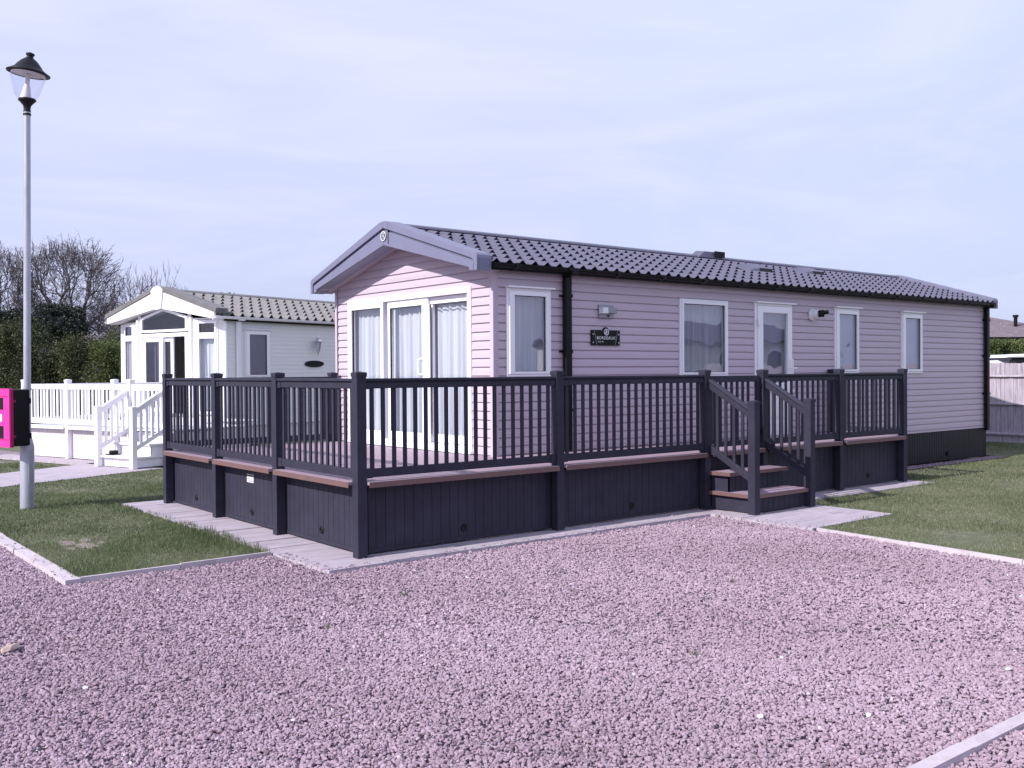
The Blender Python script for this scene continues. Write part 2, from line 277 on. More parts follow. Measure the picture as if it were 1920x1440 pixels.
# ------------------------------------------------------------------ gravel stones
def inpoly(P, poly_):
    x, y = P[:, 0], P[:, 1]; ins = np.zeros(len(P), bool); n = len(poly_)
    for i in range(n):
        x0, y0 = poly_[i]; x1, y1 = poly_[(i+1) % n]; c = ((y0 > y) != (y1 > y)) & (x < (x1-x0)*(y-y0)/(y1-y0+1e-12)+x0); ins ^= c
    return ins
GR = [(-14, -12), (4.38, -12), (4.40, -3.9), (4.585, -1.65), (4.585, -.27), (-.46, -.28), (-.46, .79), (-2.17, .77), (-2.33, .70), (-2.33, 13.5), (-14, 26)]
phi = (1+5**.5)/2; ICO = np.array([(-1, phi, 0), (1, phi, 0), (-1, -phi, 0), (1, -phi, 0), (0, -1, phi), (0, 1, phi), (0, -1, -phi), (0, 1, -phi), (phi, 0, -1), (phi, 0, 1), (-phi, 0, -1), (-phi, 0, 1)])/1.9
ICF = np.array([(0, 11, 5), (0, 5, 1), (0, 1, 7), (0, 7, 10), (0, 10, 11), (1, 5, 9), (5, 11, 4), (11, 10, 2), (10, 7, 6), (7, 1, 8), (3, 9, 4), (3, 4, 2), (3, 2, 6), (3, 6, 8), (3, 8, 9), (4, 9, 5), (2, 4, 11), (6, 2, 10), (8, 6, 7), (9, 8, 1)])
OCT = np.array([(1, 0, 0), (-1, 0, 0), (0, 1, 0), (0, -1, 0), (0, 0, 1), (0, 0, -1)])*1.05
OCF = np.array([(0, 2, 4), (2, 1, 4), (1, 3, 4), (3, 0, 4), (2, 0, 5), (1, 2, 5), (3, 1, 5), (0, 3, 5)])
def rotmats(n):
    q = rng.normal(size=(n, 4)); q /= np.linalg.norm(q, axis=1)[:, None]; w_, x, y, z = q.T
    return np.stack([1-2*(y*y+z*z), 2*(x*y-z*w_), 2*(x*z+y*w_), 2*(x*y+z*w_), 1-2*(x*x+z*z), 2*(y*z-x*w_), 2*(x*z-y*w_), 2*(y*z+x*w_), 1-2*(x*x+y*y)], 1).reshape(n, 3, 3)
def stones(P, size, base, faces, jit):
    n = len(P); k = len(base); B = base[None]*(1+rng.normal(size=(n, k, 1))*jit)+rng.normal(size=(n, k, 3))*jit*.5
    sc = size[:, None]*np.stack([rng.uniform(.8, 1.35, n), rng.uniform(.7, 1.05, n), rng.uniform(.45, .8, n)], 1); B = B*sc[:, None, :]
    Rm = rotmats(n)
    tilt = np.einsum('nij,nkj->nki', Rm, B)
    flat = rng.random(n) < .55         # many lie flat
    a = rng.uniform(0, 2*np.pi, n); c, s_ = np.cos(a), np.sin(a); Bf = B.copy(); Bf[..., 0] = B[..., 0]*c[:, None]-B[..., 1]*s_[:, None]; Bf[..., 1] = B[..., 0]*s_[:, None]+B[..., 1]*c[:, None]
    Vv = np.where(flat[:, None, None], Bf, tilt)+P[:, None, :]
    F = faces[None]+(np.arange(n)*k)[:, None, None]
    return Vv.reshape(-1, 3), F.reshape(-1, 3)
def scatter(poly_, x0, x1, y0, y1, dens, dmin, dmax, mx=160):
    n = int(dens*(x1-x0)*(y1-y0)); P = np.stack([rng.uniform(x0, x1, n), rng.uniform(y0, y1, n), np.full(n, -.03)], 1)
    d = np.hypot(P[:, 0]-CAM[0], P[:, 1]-CAM[1]); P = P[(d > dmin) & (d < dmax)]; P = P[seen(P, mx, 120)]
    return P[inpoly(P, poly_)]
Vs, Fs, Sh = [], [], []; nb = 0
for (dmin, dmax, dens, sz, base, faces) in ((2.5, 6.6, 5200, .0102, ICO, ICF), (6.6, 12.5, 3000, .0125, OCT, OCF), (12.5, 22, 700, .02, OCT, OCF)):
    P = scatter(GR, -10, 4.7, -8, 14, dens, dmin, dmax); n = len(P)
    big = rng.random(n); size = sz*(.62+.75*rng.random(n)**1.3+(big > .985)*.5)
    und = .006*np.sin(P[:, 0]*1.7+1)*np.sin(P[:, 1]*2.1)+.004*np.sin(P[:, 0]*5.1)*np.cos(P[:, 1]*4.3)
    P[:, 2] = -.036+rng.uniform(0, .012, n)+und
    V_, F_ = stones(P, size, base, faces, .19)
    tone = np.clip(.48+.10*rng.normal(size=n)+.07*np.sin(P[:, 0]*.9+1.5*np.sin(P[:, 1]*.7))*np.cos(P[:, 1]*1.3)+.05*np.sin(P[:, 0]*2.3+P[:, 1]), .02, .8); tone = np.where(rng.random(n) < .05, rng.uniform(0, .2, n), tone); tone = np.where(rng.random(n) < .0008, .97, tone)
    Vs.append(V_); Fs.append(F_+nb); nb += len(V_); Sh.append(np.repeat(tone, len(base)))
for (pl_, n_, zz) in (([(-.45, -.28), (4.58, -.27), (4.58, -.19), (-.45, -.20)], 150, .004), ([(-.5, -.28), (-.36, -.28), (-.36, .7), (-.5, .7)], 60, .004), ([(4.5, -1.66), (4.75, -1.66), (4.75, -.3), (4.5, -.3)], 70, .004), ([(-2.34, .8), (-2.18, .8), (-2.18, 6), (-2.34, 6)], 70, .012), ([(9.65, 1.02), (15.0, 1.02), (15.0, 1.31), (9.65, 1.31)], 3600, -.02), ([(0, -.2), (4.5, -.2), (4.5, .05), (0, .05)], 25, .004)):
    xs = [p[0] for p in pl_]; ys = [p[1] for p in pl_]; P = np.stack([rng.uniform(min(xs), max(xs), n_), rng.uniform(min(ys), max(ys), n_), np.full(n_, zz)], 1)
    V_, F_ = stones(P, .0105*rng.uniform(.5, 1.2, n_), OCT, OCF, .19); Vs.append(V_); Fs.append(F_+nb); nb += len(V_); Sh.append(np.repeat(np.clip(.5+.12*rng.normal(size=n_), 0, .8), 6))
tag(npmesh('gravel_stones', np.concatenate(Vs), np.concatenate(Fs), M['stone'], np.concatenate(Sh)), 'mauve crushed stone spread over the driveway in front of the deck', 'gravel', None, 'stuff')
# ------------------------------------------------------------------ grass blades
LAWNS = [[(-2.21, .84), (-.40, .84), (-.40, 5.44), (2.6, 5.44), (2.6, 9.95), (1.75, 9.95), (-2.17, 8.25)], [(-2.17, 10.17), (.4, 11.65), (-.1, 13.1), (-2.17, 13.1)],
         [(4.62, -1.66), (6.14, -1.60), (6.14, -.30), (9.5, -.30), (9.64, .85), (18.4, .85), (18.4, -10), (4.2, -10), (4.45, -3.9)], [(15.1, .85), (18.4, .85), (18.4, 4), (15.1, 4)]]
Vs, Fs, Sh = [], [], []; nb = 0
def soft(x, y, s=1.0):
    return np.sin(x*1.3*s+.7*np.sin(y*.9*s))*np.cos(y*1.1*s+1.3*np.sin(x*.6*s))
for li, pl in enumerate(LAWNS):
    xs = [p[0] for p in pl]; ys = [p[1] for p in pl]
    for (dmin, dmax, dens, hh, ww) in ((5, 11, 6500, .036, .0036), (11, 16, 3800, .028, .0055), (16, 26, 1700, .028, .009)):
        n = int(dens*(max(xs)-min(xs))*(max(ys)-min(ys))); P = np.stack([rng.uniform(min(xs), max(xs), n), rng.uniform(min(ys), max(ys), n), np.full(n, -.015)], 1)
        d = np.hypot(P[:, 0]-CAM[0], P[:, 1]-CAM[1]); P = P[(d > dmin) & (d < dmax)]; P = P[seen(P, 100, 60)]; P = P[inpoly(P, pl)]
        patch = soft(P[:, 0], P[:, 1], 1.6)+.6*soft(P[:, 0], P[:, 1], 4.1)+.35*rng.normal(size=len(P))
        bare = np.exp(-(((P[:, 0]+1.72)/.22)**2+((P[:, 1]-2.55)/.42)**2))*.5+(li == 2)*np.exp(-(((P[:, 0]-5.2)/.5)**2+((P[:, 1]+3.0)/.35)**2))*.8
        over = ((li == 0) & (P[:, 0] > -.46) & (P[:, 1] < 5.4)) | ((li == 2) & (((P[:, 0] < 6.22) & (P[:, 1] > -1.66)) | ((P[:, 1] > -.34) & (P[:, 0] < 9.6))))
        P[over, 2] = .002; bare = bare+over*(.35+.5*(soft(P[:, 0]*3, P[:, 1]*3, 1.7) < .1))
        keep = (rng.random(len(P)) > np.clip(.12+.22*(patch < -.7)+bare, 0, .97)); P = P[keep]; patch = patch[keep]; n = len(P)
        if not n: continue
        a = rng.uniform(0, 2*np.pi, n); h = hh*rng.uniform(.45, 1.35, n)*(1+.25*np.clip(patch, -1, 1)); lean = rng.uniform(.1, .9, n)*h
        edge = (li == 0) & (P[:, 0] > -.75) & (P[:, 1] < 5.6); h = h*np.where(edge, 1.5, 1)
        wx, wy = np.cos(a)*ww/2, np.sin(a)*ww/2; b2 = rng.uniform(0, 2*np.pi, n); lx, ly = np.cos(b2)*lean, np.sin(b2)*lean; z0 = np.zeros(n)
        V_ = np.stack([P+np.stack([wx, wy, z0], 1), P-np.stack([wx, wy, z0], 1), P+np.stack([lx*.4-wx*.7, ly*.4-wy*.7, h*.65], 1), P+np.stack([lx*.4+wx*.7, ly*.4+wy*.7, h*.65], 1), P+np.stack([lx, ly, h], 1)], 1).reshape(-1, 3)
        i5 = np.arange(n)*5; F_ = np.concatenate([np.stack([i5, i5+1, i5+2], 1), np.stack([i5, i5+2, i5+3], 1), np.stack([i5+3, i5+2, i5+4], 1)])
        tone = np.clip((.50 if li >= 2 else .36)-.10*patch+.16*rng.normal(size=n), 0, 1)
        Vs.append(V_); Fs.append(F_+nb); nb += len(V_); Sh.append(np.repeat(tone, 5))
tag(npmesh('grass_blades', np.concatenate(Vs), np.concatenate(Fs), M['blade'], np.concatenate(Sh)), 'short patchy grass growing either side of the deck', 'grass', None, 'stuff')
wp = np.array([(-.35, -1.4), (.62, -2.2), (1.9, -2.7), (2.8, -3.1), (-1.3, -1.9), (-1.15, -2.3), (.1, -3.9), (2.2, -1.2), (3.3, -2.0), (-2.0, -.4), (1.5, -4.3), (-3.2, 1.2), (-2.9, 2.6)])
ws = []
for (cx, cy) in wp: k = rng.integers(4, 12); ws.append(np.stack([cx+rng.normal(size=k)*.035, cy+rng.normal(size=k)*.03, np.full(k, -.03)], 1))
P = np.concatenate(ws); n = len(P); a = rng.uniform(0, 6.28, n); h = rng.uniform(.015, .04, n); b2 = rng.uniform(0, 6.28, n); z0 = np.zeros(n); wx = np.stack([np.cos(a), np.sin(a), z0], 1)*.004; tipv = np.stack([np.cos(b2)*h*.8, np.sin(b2)*h*.8, h+.012], 1)
tag(npmesh('weeds', np.stack([P-wx, P+wx, P+tipv], 1).reshape(-1, 3), np.arange(3*n).reshape(n, 3), M['blade'], np.repeat(rng.uniform(0, .4, n), 3)), 'tiny weeds sprouting here and there through the gravel', 'weeds', None, 'stuff')
# ------------------------------------------------------------------ cladding, windows, roofs
def siding(mb, F, s0, s1, z0, z1, holes, zref, pitch=.105, lim=None, dp=.012):
    """weatherboards between s0..s1 and z0..z1 round the holes; lim(z) gives (sL, sR) where the wall tapers"""
    cuts = sorted(set([s0, s1]+[h[0] for h in holes]+[h[1] for h in holes])); cuts = [c for c in cuts if s0 <= c <= s1]
    prof = [(0, dp), (.05, dp*.75), (.089, dp*.1), (.0915, -dp*.7), (.1049, -dp*.7)]
    for a, b in zip(cuts[:-1], cuts[1:]):
        mid = (a+b)/2; spans = [(z0, z1)]
        for h in holes:
            if h[0] < mid < h[1]:
                ns = []
                for p, q in spans:
                    if h[2] > p: ns.append((p, min(q, h[2])))
                    if h[3] < q: ns.append((max(p, h[3]), q))
                spans = [x for x in ns if x[1]-x[0] > .004]
        for p, q in spans:
            k = math.floor((p-zref)/pitch)-1; pts = []
            while zref+k*pitch < q:
                for dz, d in prof:
                    z = zref+k*pitch+dz*pitch/.105
                    if p <= z <= q: pts.append((z, d))
                k += 1
            pts = [(p, dp*.8)]+pts+[(q, pts[-1][1] if pts else 0)]
            base = len(mb.v)
            for z, d in pts:
                l, r_ = (a, b) if lim is None else (max(a, lim(z)[0]), min(b, lim(z)[1]))
                mb.v += [F(l, z, d), F(r_, z, d)]
            for i in range(len(pts)-1): mb.f.append((base+2*i, base+2*i+1, base+2*i+3, base+2*i+2))
def curtain(F, s0, s1, z0, z1, d, name, parent, m, folds=9, amp=.022, split=None, seed=0):
    rn = random.Random(seed); n = max(40, int((s1-s0)*160)); rows = 9; mb = MB(); ph = [rn.uniform(0, 6.3) for _ in range(4)]
    for j in range(rows+1):
        z = z1+(z0-z1)*j/rows; fl = j/rows
        for i in range(n+1):
            u = i/n; q = u*(s1-s0)
            dd = amp*(math.sin(q*folds*2*math.pi/.9+ph[0]+.8*math.sin(q*5+ph[1]))*.6+.35*math.sin(q*folds*3.4*math.pi+ph[2]+fl*.9)+.3*math.sin(q*6+ph[3]+fl*1.4))*(.45+.7*fl)
            mb.v.append(F(s0+q+.012*fl*math.sin(q*17+ph[1]), z, d+dd))
    for j in range(rows):
        for i in range(n): a = j*(n+1)+i; mb.f.append((a, a+1, a+n+2, a+n+1))
    return mb.build(name, m, parent, smooth=True)
def window(root, F, o_, g_, glass='glass_s', inner='net', name='window', drip=True, seed=0, sill=False, m='upvc', label=None):
    s0, s1, z0, z1 = o_; a0, a1, b0, b1 = g_; mb = MB(); w_ = .028
    for (p, q, r_, t_) in ((s0, s0+w_, z0, z1), (s1-w_, s1, z0, z1), (s0+w_, s1-w_, z1-w_, z1), (s0+w_, s1-w_, z0, z0+w_)): mb.fbox(F, p, q, r_, t_, -.03, .03)
    e = .002; i0, i1, j0, j1 = s0+w_+e, s1-w_-e, z0+w_+e, z1-w_-e   # casement
    for (p, q, r_, t_) in ((i0, a0, j0, j1), (a1, i1, j0, j1), (a0, a1, b1, j1), (a0, a1, j0, b0)): mb.fbox(F, p, q, r_, t_, -.03, .046)
    W = mb.build(name, M[m], root, bevel=.004)
    if label: W['label'] = label
    p = MB(); p.fbox(F, a0-.004, a1+.004, b0-.004, b1+.004, .004, .012); p.build('pane', M[glass], W)
    gk = MB()
    for (x, y, z, t_) in ((a0, a0+.006, b0, b1), (a1-.006, a1, b0, b1), (a0, a1, b1-.006, b1), (a0, a1, b0, b0+.006)): gk.fbox(F, x, y, z, t_, .013, .026)
    gk.build('gasket', M['black'], W)
    if drip: d = MB(); d.fbox(F, s0-.015, s1+.03, z1+.001, z1+.022, -.005, .085); d.build('drip_cap', M[m], W, bevel=.004)
    if inner == 'net': curtain(F, a0-.05, a1+.14, b0-.05, b1+.03, -.09, 'net_curtain', W, M['net_p'] if glass == 'glass' else M['net_s'], seed=seed, amp=.035, folds=7)
    elif inner == 'blind' or inner == 'blind2':
        bl = MB(); z = b1
        while z > b0: bl.fbox(F, a0-.02, a1+.02, z-.014, z-.001, -.06, -.045); z -= .0185
        bl.build('venetian_blind', M[inner], W)
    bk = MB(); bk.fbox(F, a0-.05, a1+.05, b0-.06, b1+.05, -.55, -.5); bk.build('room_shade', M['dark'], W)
    return W
def tiles(x0, x1, ya, za, yb, zb, name, m, parent, per=.195, rows=7, amp=.011, step=.037):
    """pressed tile sheet from eave (ya,za) up to ridge (yb,zb)"""
    nx = int((x1-x0)/per*12); xs = np.linspace(x0, x1, nx+1); t_ = ((xs-x0)/per) % 1.0
    prof = np.interp(t_, [0, .06, .16, .25, .33, .44, .54, .62, 1.0], [.0, .10, .55, .95, 1.0, .62, .15, .0, .0])
    Ln = math.hypot(yb-ya, zb-za); ny_, nz_ = -(zb-za)/Ln, (yb-ya)/Ln
    if yb < ya: ny_, nz_ = -ny_, -nz_
    V = []; rowsV = 0
    for k in range(rows):
        for (u, lift) in ((.10, .70), (0.0, .72), (0.0, 1.0), (.12, .93), (.6, .42), (.999, 0.0), (1.10, -.02)):
            q = (k+u)/rows; hh = amp*prof*(1.0) + step*lift*(.06+.94*prof)
            V.append(np.stack([xs, ya+(yb-ya)*q+ny_*hh, za+(zb-za)*q+nz_*hh], 1)); rowsV += 1
    V = np.concatenate(V)-np.array(OFF); n1_ = nx+1; F = []
    ii = np.arange(nx)
    for r_ in range(rowsV-1):
        a = r_*n1_+ii; F.append(np.stack([a, a+1, a+n1_+1, a+n1_], 1))
    F = np.concatenate(F)
    if yb < ya: F = F[:, ::-1]
    return npmesh(name, V, F, m, None, parent)
# ================================================================== the mauve holiday home
HX, HY, HX2, HY2 = 2.59, 1.33, 14.65, 5.12
OFF[:] = [HX, HY, 0]
home = thing('static_caravan', 'mauve weatherboarded static caravan with charcoal roof behind the dark deck', 'static caravan', (HX, HY, 0))
FF = frame(HX, 0, 0, 1, -1, 0)       # front wall, s = y
FS = frame(0, HY, 1, 0, 0, -1)       # side wall, s = x
ZE, ZR = 2.99, 3.60; YM = (HY+HY2)/2
win_s = [((2.773, 3.463, 1.634, 2.693), (2.88, 3.373, 1.695, 2.605), 'net'), ((5.819, 6.851, 1.611, 2.691), (5.883, 6.77, 1.668, 2.622), 'net'),
         ((9.534, 10.235, 1.634, 2.695), (9.648, 10.155, 1.695, 2.598), 'blind'), ((11.556, 12.266, 1.62, 2.687), (11.675, 12.172, 1.69, 2.59), 'blind')]
door_o = (7.472, 8.385, .66, 2.693); patio = (1.745, 4.752, .73, 2.733)
mb = MB(); siding(mb, FS, HX+.06, HX2-.02, .57, ZE, [w_[0] for w_ in win_s]+[door_o], 2.70)
mb.build('side_wall', M['siding'], home)
mb = MB(); siding(mb, FF, HY+.055, HY2-.055, .57, ZE-.04, [patio], 2.70)
lim = lambda z: (HY+.055+max(0, (z-2.95))/.31, HY2-.055-max(0, (z-2.95))/.31)
siding(mb, FF, HY+.055, HY2-.055, ZE-.04, 3.50, [], 2.70, lim=lim); mb.build('front_wall', M['siding'], home)
mb = MB(); mb.box(HX+.03, HX2-.03, HY2-.01, HY2, .57, ZE); mb.box(HX2-.02, HX2, HY+.02, HY2-.02, .57, ZE+.0); mb.prism([(HY+.02, ZE+.004), (HY2-.02, ZE+.004), (YM, 3.5)], 'x', HX2-.02, HX2); mb.build('rear_wall', M['siding'], home)
mb = MB(); mb.box(HX+.05, HX2-.05, HY+.05, HY2-.05, .50, .56); mb.build('floor_chassis', M['dark'], home)
mb = MB()
mb.box(HX-.022, HX+.034, HY-.022, HY+.034, .57, ZE-.01); mb.box(HX-.012, HX+.018, HY+.035, HY+.06, .57, ZE-.03); mb.box(HX+.035, HX+.065, HY-.014, HY+.02, .57, ZE-.01)
mb.build('corner_trim', M['siding'], home, bevel=.006)
mb = MB(); mb.box(HX-.022, HX+.034, HY2-.034, HY2+.022, .57, ZE-.03); mb.build('corner_trim', M['siding'], home, bevel=.006)
mb = MB(); mb.box(HX2-.05, HX2+.02, HY-.022, HY+.03, .57, ZE-.01); mb.build('corner_trim', M['siding'], home, bevel=.006)
for i, (o_, g_, k) in enumerate(win_s): window(home, FS, o_, g_, inner=k, drip=(i != 1), seed=i, label=['side window nearest the front corner', 'wide side window with net curtain', 'narrow side window with a blind', 'narrow side window nearest the far end'][i])
# side door
s0, s1, z0, z1 = door_o; mb = MB()
for (p, q, r_, t_) in ((s0, s0+.045, z0, z1), (s1-.03, s1, z0, z1), (s0+.045, s1-.03, z1-.035, z1), (s0+.045, s1-.03, z0, z0+.04)): mb.fbox(FS, p, q, r_, t_, -.03, .03)
D = mb.build('door', M['upvc'], home, bevel=.004); lf = MB(); G = (7.644, 8.256, 1.50, 2.553)
for (p, q, r_, t_) in ((7.52, G[0], .705, 2.653), (G[1], 8.352, .705, 2.653), (G[0], G[1], G[3], 2.653), (G[0], G[1], 1.36, G[2]), (G[0], G[1], .705, .90)): lf.fbox(FS, p, q, r_, t_, -.02, .05)
lf.fbox(FS, G[0], G[1], .90, 1.36, -.02, .03); lf.fbox(FS, G[0]+.07, G[1]-.07, .97, 1.29, .031, .042); lf.build('door_leaf', M['upvc'], D, bevel=.005)
p = MB(); p.fbox(FS, G[0], G[1], G[2], G[3], .008, .016); p.build('pane', M['glass_s'], D)
p = MB(); p.fbox(FS, G[0]-.02, G[1]+.02, 1.45, G[3]+.02, -.09, -.085); p.build('net_curtain', M['blind2'], D)
p = MB(); p.tube([FS(8.30, 1.60, .10), FS(8.30, 1.86, .10)], .012); p.tube([FS(8.30, 1.72, .052), FS(8.30, 1.72, .11), FS(8.40, 1.72, .115)], .012); p.fbox(FS, 8.285, 8.315, 1.56, 1.86, .051, .062); p.build('handle', M['upvc'], D)
p = MB(); p.fbox(FS, 8.29, 8.325, 1.33, 1.42, .051, .075); p.tube([FS(8.31, 1.37, .06), FS(8.31, 1.37, .11)], .012); p.build('lock', M['upvc'], D)
for z in (2.40, 1.60, .95): h = MB(); h.fbox(FS, 7.50, 7.545, z-.05, z+.05, .051, .075); h.build('hinge', M['upvc'], D, bevel=.004)
p = MB(); p.fbox(FS, s0-.01, s1+.05, z1+.001, z1+.022, -.005, .085); p.build('drip_cap', M['upvc'], D, bevel=.004)
# patio doors on the gable front
PY0, PY1, PZ0, PZ1 = patio; mb = MB()
for (a, b, c, d) in ((PY0, PY0+.07, PZ0, PZ1), (PY1-.07, PY1, PZ0, PZ1), (PY0+.07, PY1-.07, PZ1-.075, PZ1), (PY0+.07, PY1-.07, PZ0, PZ0+.06)): mb.fbox(FF, a, b, c, d, -.05, .03)
for (a, b, c, d) in ((3.775, 3.845, PZ0+.061, PZ1-.076),): mb.fbox(FF, a, b, c, d, -.045, .028)
for (a, b, c, d) in ((3.846, 4.681, 2.587, PZ1-.076), (3.846, 4.681, PZ0+.061, .89), (4.655, 4.681, .891, 2.586)): mb.fbox(FF, a, b, c, d, -.045, .024)
P_ = mb.build('patio_door', M['upvc'], home, bevel=.005)
def leaf(a, b, d, gl):
    lf = MB(); lf.fbox(FF, a, gl[0], PZ0+.065, 2.655, d-.04, d); lf.fbox(FF, gl[1], b, PZ0+.065, 2.655, d-.04, d); lf.fbox(FF, gl[0], gl[1], 2.565, 2.655, d-.04, d); lf.fbox(FF, gl[0], gl[1], PZ0+.065, .90, d-.04, d)
    lf.build('sliding_leaf', M['upvc'], P_, bevel=.005)
    p = MB(); p.fbox(FF, gl[0]+.001, gl[1]-.001, .901, 2.564, d-.028, d-.02); p.build('pane', M['glass'], P_)
leaf(2.72, 3.70, .0, (2.835, 3.63)); leaf(1.82, 2.80, -.046, (1.87, 2.67))
mb = MB(); mb.fbox(FF, 2.66, 2.835, PZ0+.07, 2.56, -.004, .012); mb.build('meeting_stile', M['upvc'], P_)
p = MB(); p.fbox(FF, 3.85, 4.654, .891, 2.586, -.01, -.002); p.build('pane', M['glass'], P_)
gk = MB()
for (a, b, zt) in ((3.85, 4.654, 2.586), (2.835, 3.63, 2.564), (1.87, 2.67, 2.564)): gk.fbox(FF, b-.008, b, .90, zt, -.02, -.0005+.003); gk.fbox(FF, a, b, zt-.006, zt, -.02, .002)
gk.build('gasket', M['black'], P_)
for (a, b, sd_) in ((3.90, 4.86, 3), (2.86, 3.80, 5), (1.86, 2.82, 8)): curtain(FF, a, b, .80, 2.66, -.125, 'net_curtain', P_, M['net_p'], seed=sd_, amp=.042, folds=7)
p = MB(); hy = 2.78
p.tube([FF(hy, 1.87, .012), FF(hy+.03, 1.87, .05), FF(hy+.07, 1.86, .055), FF(hy+.085, 1.83, .055), FF(hy+.085, 1.70, .055), FF(hy+.07, 1.67, .055), FF(hy+.03, 1.665, .05), FF(hy, 1.665, .012)], .011); p.fbox(FF, hy-.02, hy+.02, 1.56, 1.90, .0125, .02); p.build('handle', M['upvc'], P_, smooth=False)
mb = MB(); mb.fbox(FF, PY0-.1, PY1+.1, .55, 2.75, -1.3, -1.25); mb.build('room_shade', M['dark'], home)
mb = MB(); mb.fbox(FF, PY0-.02, PY1+.02, .70, PZ0-.001, -.02, .06); mb.build('threshold', M['upvc'], P_)
# roof
EA = 1.165; YR = 3.225; sl = (ZR-2.965)/(YR-EA)
tiles(2.452, 14.67, EA, 2.965, YR, ZR, 'roof_tiles', M['tile'], home)
tiles(2.452, 14.67, 2*YR-EA, 2.965, YR, ZR, 'roof_tiles', M['tile'], home)
mb = MB(); mb.prism([(EA+.02, 2.93), (YR, ZR-.04), (2*YR-EA-.02, 2.93), (2*YR-EA-.02, 2.90), (YR, 3.50), (EA+.02, 2.90)], 'x', 2.46, 14.66); mb.build('roof_deck', M['black'], home)
rc = MB(); x = 2.44
while x < 14.66:
    e = min(x+.40, 14.68); rc.prism([(YR-.10, ZR+.005), (YR-.085, ZR+.03), (YR, ZR+.062), (YR+.085, ZR+.03), (YR+.10, ZR+.005), (YR+.08, ZR+.012), (YR, ZR+.045), (YR-.08, ZR+.012)], 'x', x, e-.012); x += .40
rc.build('ridge_cap', M['ridge'], home)
def barge(x0, x1, nm):     # x0 = outer face
    sgn = 1 if x1 > x0 else -1
    top = [(3.12, 3.652), (3.165, 3.662), (3.225, 3.664)]; rt = [(1.18, 3.0), (1.186, 3.035), (1.21, 3.06), (1.27, 3.078)]
    half_up = rt+top; gl0 = [(1.31, 3.012), (3.225, 3.577)]; gl1 = [(1.335, 2.985), (3.225, 3.546)]; bt = [(1.18, 2.858), (1.34, 2.870), (1.352, 2.905), (3.225, 3.353)]
    def mir(p): return [(2*YR-a, b) for a, b in p]
    body = half_up+mir(half_up)[::-1][1:]+[(2*YR-bt[0][0], bt[0][1])]+mir(bt[1:])+bt[::-1][1:]
    B = MB()
    for side in (0, 1):
        half = half_up+[bt[3], bt[2], bt[1], bt[0]]; half = mir(half)[::-1] if side else half
        B.prism(half, 'x', x0+sgn*.036, x1)
    o = B.build(nm, M['barge'], home)
    for side in (0, 1):
        u = [(1.18, 2.858), (1.18, 3.0), (1.186, 3.035), (1.21, 3.06), (1.27, 3.078)]+top+[gl0[1], gl0[0], (1.262, 2.99), (1.245, 2.96), (1.245, 2.858)]
        l_ = [(1.262, 2.860), (1.262, 2.955), (1.285, 2.972), gl1[0], gl1[1], bt[3], bt[2], bt[1]]
        for pl in (u, l_): q = MB(); q.prism(mir(pl)[::-1] if side else pl, 'x', x0 if pl is u else x0+sgn*.008, x0+sgn*.035); q.build('fascia_moulding', M['barge'], o, bevel=.006)
    j = MB(); j.box(x0-.0005*sgn, x0+sgn*.03, 3.098, 3.102, 3.36, 3.64); j.build('joint_line', M['black'], o)
    return o
BG = barge(2.24, 2.45, 'barge_board'); barge(14.87, 14.68, 'barge_board')
sf = MB()
for a in (1, -1):
    Y = lambda y: YR+(y-YR)*a
    pts = [(Y(1.20), 2.865), (Y(YR), 3.385), (Y(YR), 3.395), (Y(1.20), 2.875)]; sf.prism(pts if a > 0 else pts[::-1], 'x', 2.30, 2.585)
    sf.box(2.60, 14.66, *(sorted((Y(1.21), Y(1.33)))), 2.955, 2.965)
sf.build('soffit', M['soffit'], home)
mb = MB(); mb.box(2.46, 14.66, 1.20, 1.215, 2.88, 2.96); mb.box(2.46, 14.66, 2*YR-1.215, 2*YR-1.20, 2.88, 2.96)
gu = []
def gutter(y, nm, m, parent, x0, x1, z=2.955, r_=.052, dirn=-1):
    q = MB(); n = 9; base = len(q.v)
    for x in (x0, x1):
        for k in range(n): a = math.pi*k/(n-1); q.v.append((x, y-dirn*0+dirn*(-math.cos(a))*r_, z-math.sin(a)*r_))
        for k in range(n): a = math.pi*k/(n-1); q.v.append((x, y+dirn*(-math.cos(a))*(r_-.006), z-math.sin(a)*(r_-.006)))
    for k in range(n-1): q.f.append((k, k+1, 2*n+k+1, 2*n+k)); q.f.append((n+k, 3*n+k, 3*n+k+1, n+k+1))
    q.f.append((0, 2*n, 3*n, n)); q.f.append((n-1, 2*n-1, 4*n-1, 3*n-1)); q.f.append(tuple(range(n))+tuple(range(2*n-1, n-1, -1))); q.f.append(tuple(range(3*n-1, 2*n-1, -1))+tuple(range(3*n, 4*n)))
    return q.build(nm, m, parent)
Gt = gutter(1.165, 'gutter', M['black'], home, 2.47, 14.66); gutter(2*YR-1.165, 'gutter', M['black'], home, 2.47, 14.66)
mb.build('eaves_board', M['black'], home)
x = 2.80
br = []
while x < 14.6:
    q = MB(); q.prism([(1.10, 2.965), (1.335, 2.965), (1.335, 2.93), (1.20, 2.885), (1.10, 2.92)], 'x', x-.03, x+.03)
    q.build('gutter_bracket', M['black'], Gt); x += .835
def downpipe(x, zb):
    q = MB(); q.box(x-.052, x+.052, 1.235, 1.305, zb, 2.87); q.box(x-.058, x+.058, 1.11, 1.31, 2.871, 2.965); o = q.build('downpipe', M['black'], home, bevel=.012)
    for z in (2.62, 1.93, 1.2): c = MB(); c.box(x-.095, x+.075, 1.306, 1.322, z, z+.022); c.box(x-.058, x+.058, 1.228, 1.3055, z-.01, z+.03); c.build('pipe_clip', M['black'], o)
downpipe(3.705, .70); downpipe(14.605, .50)
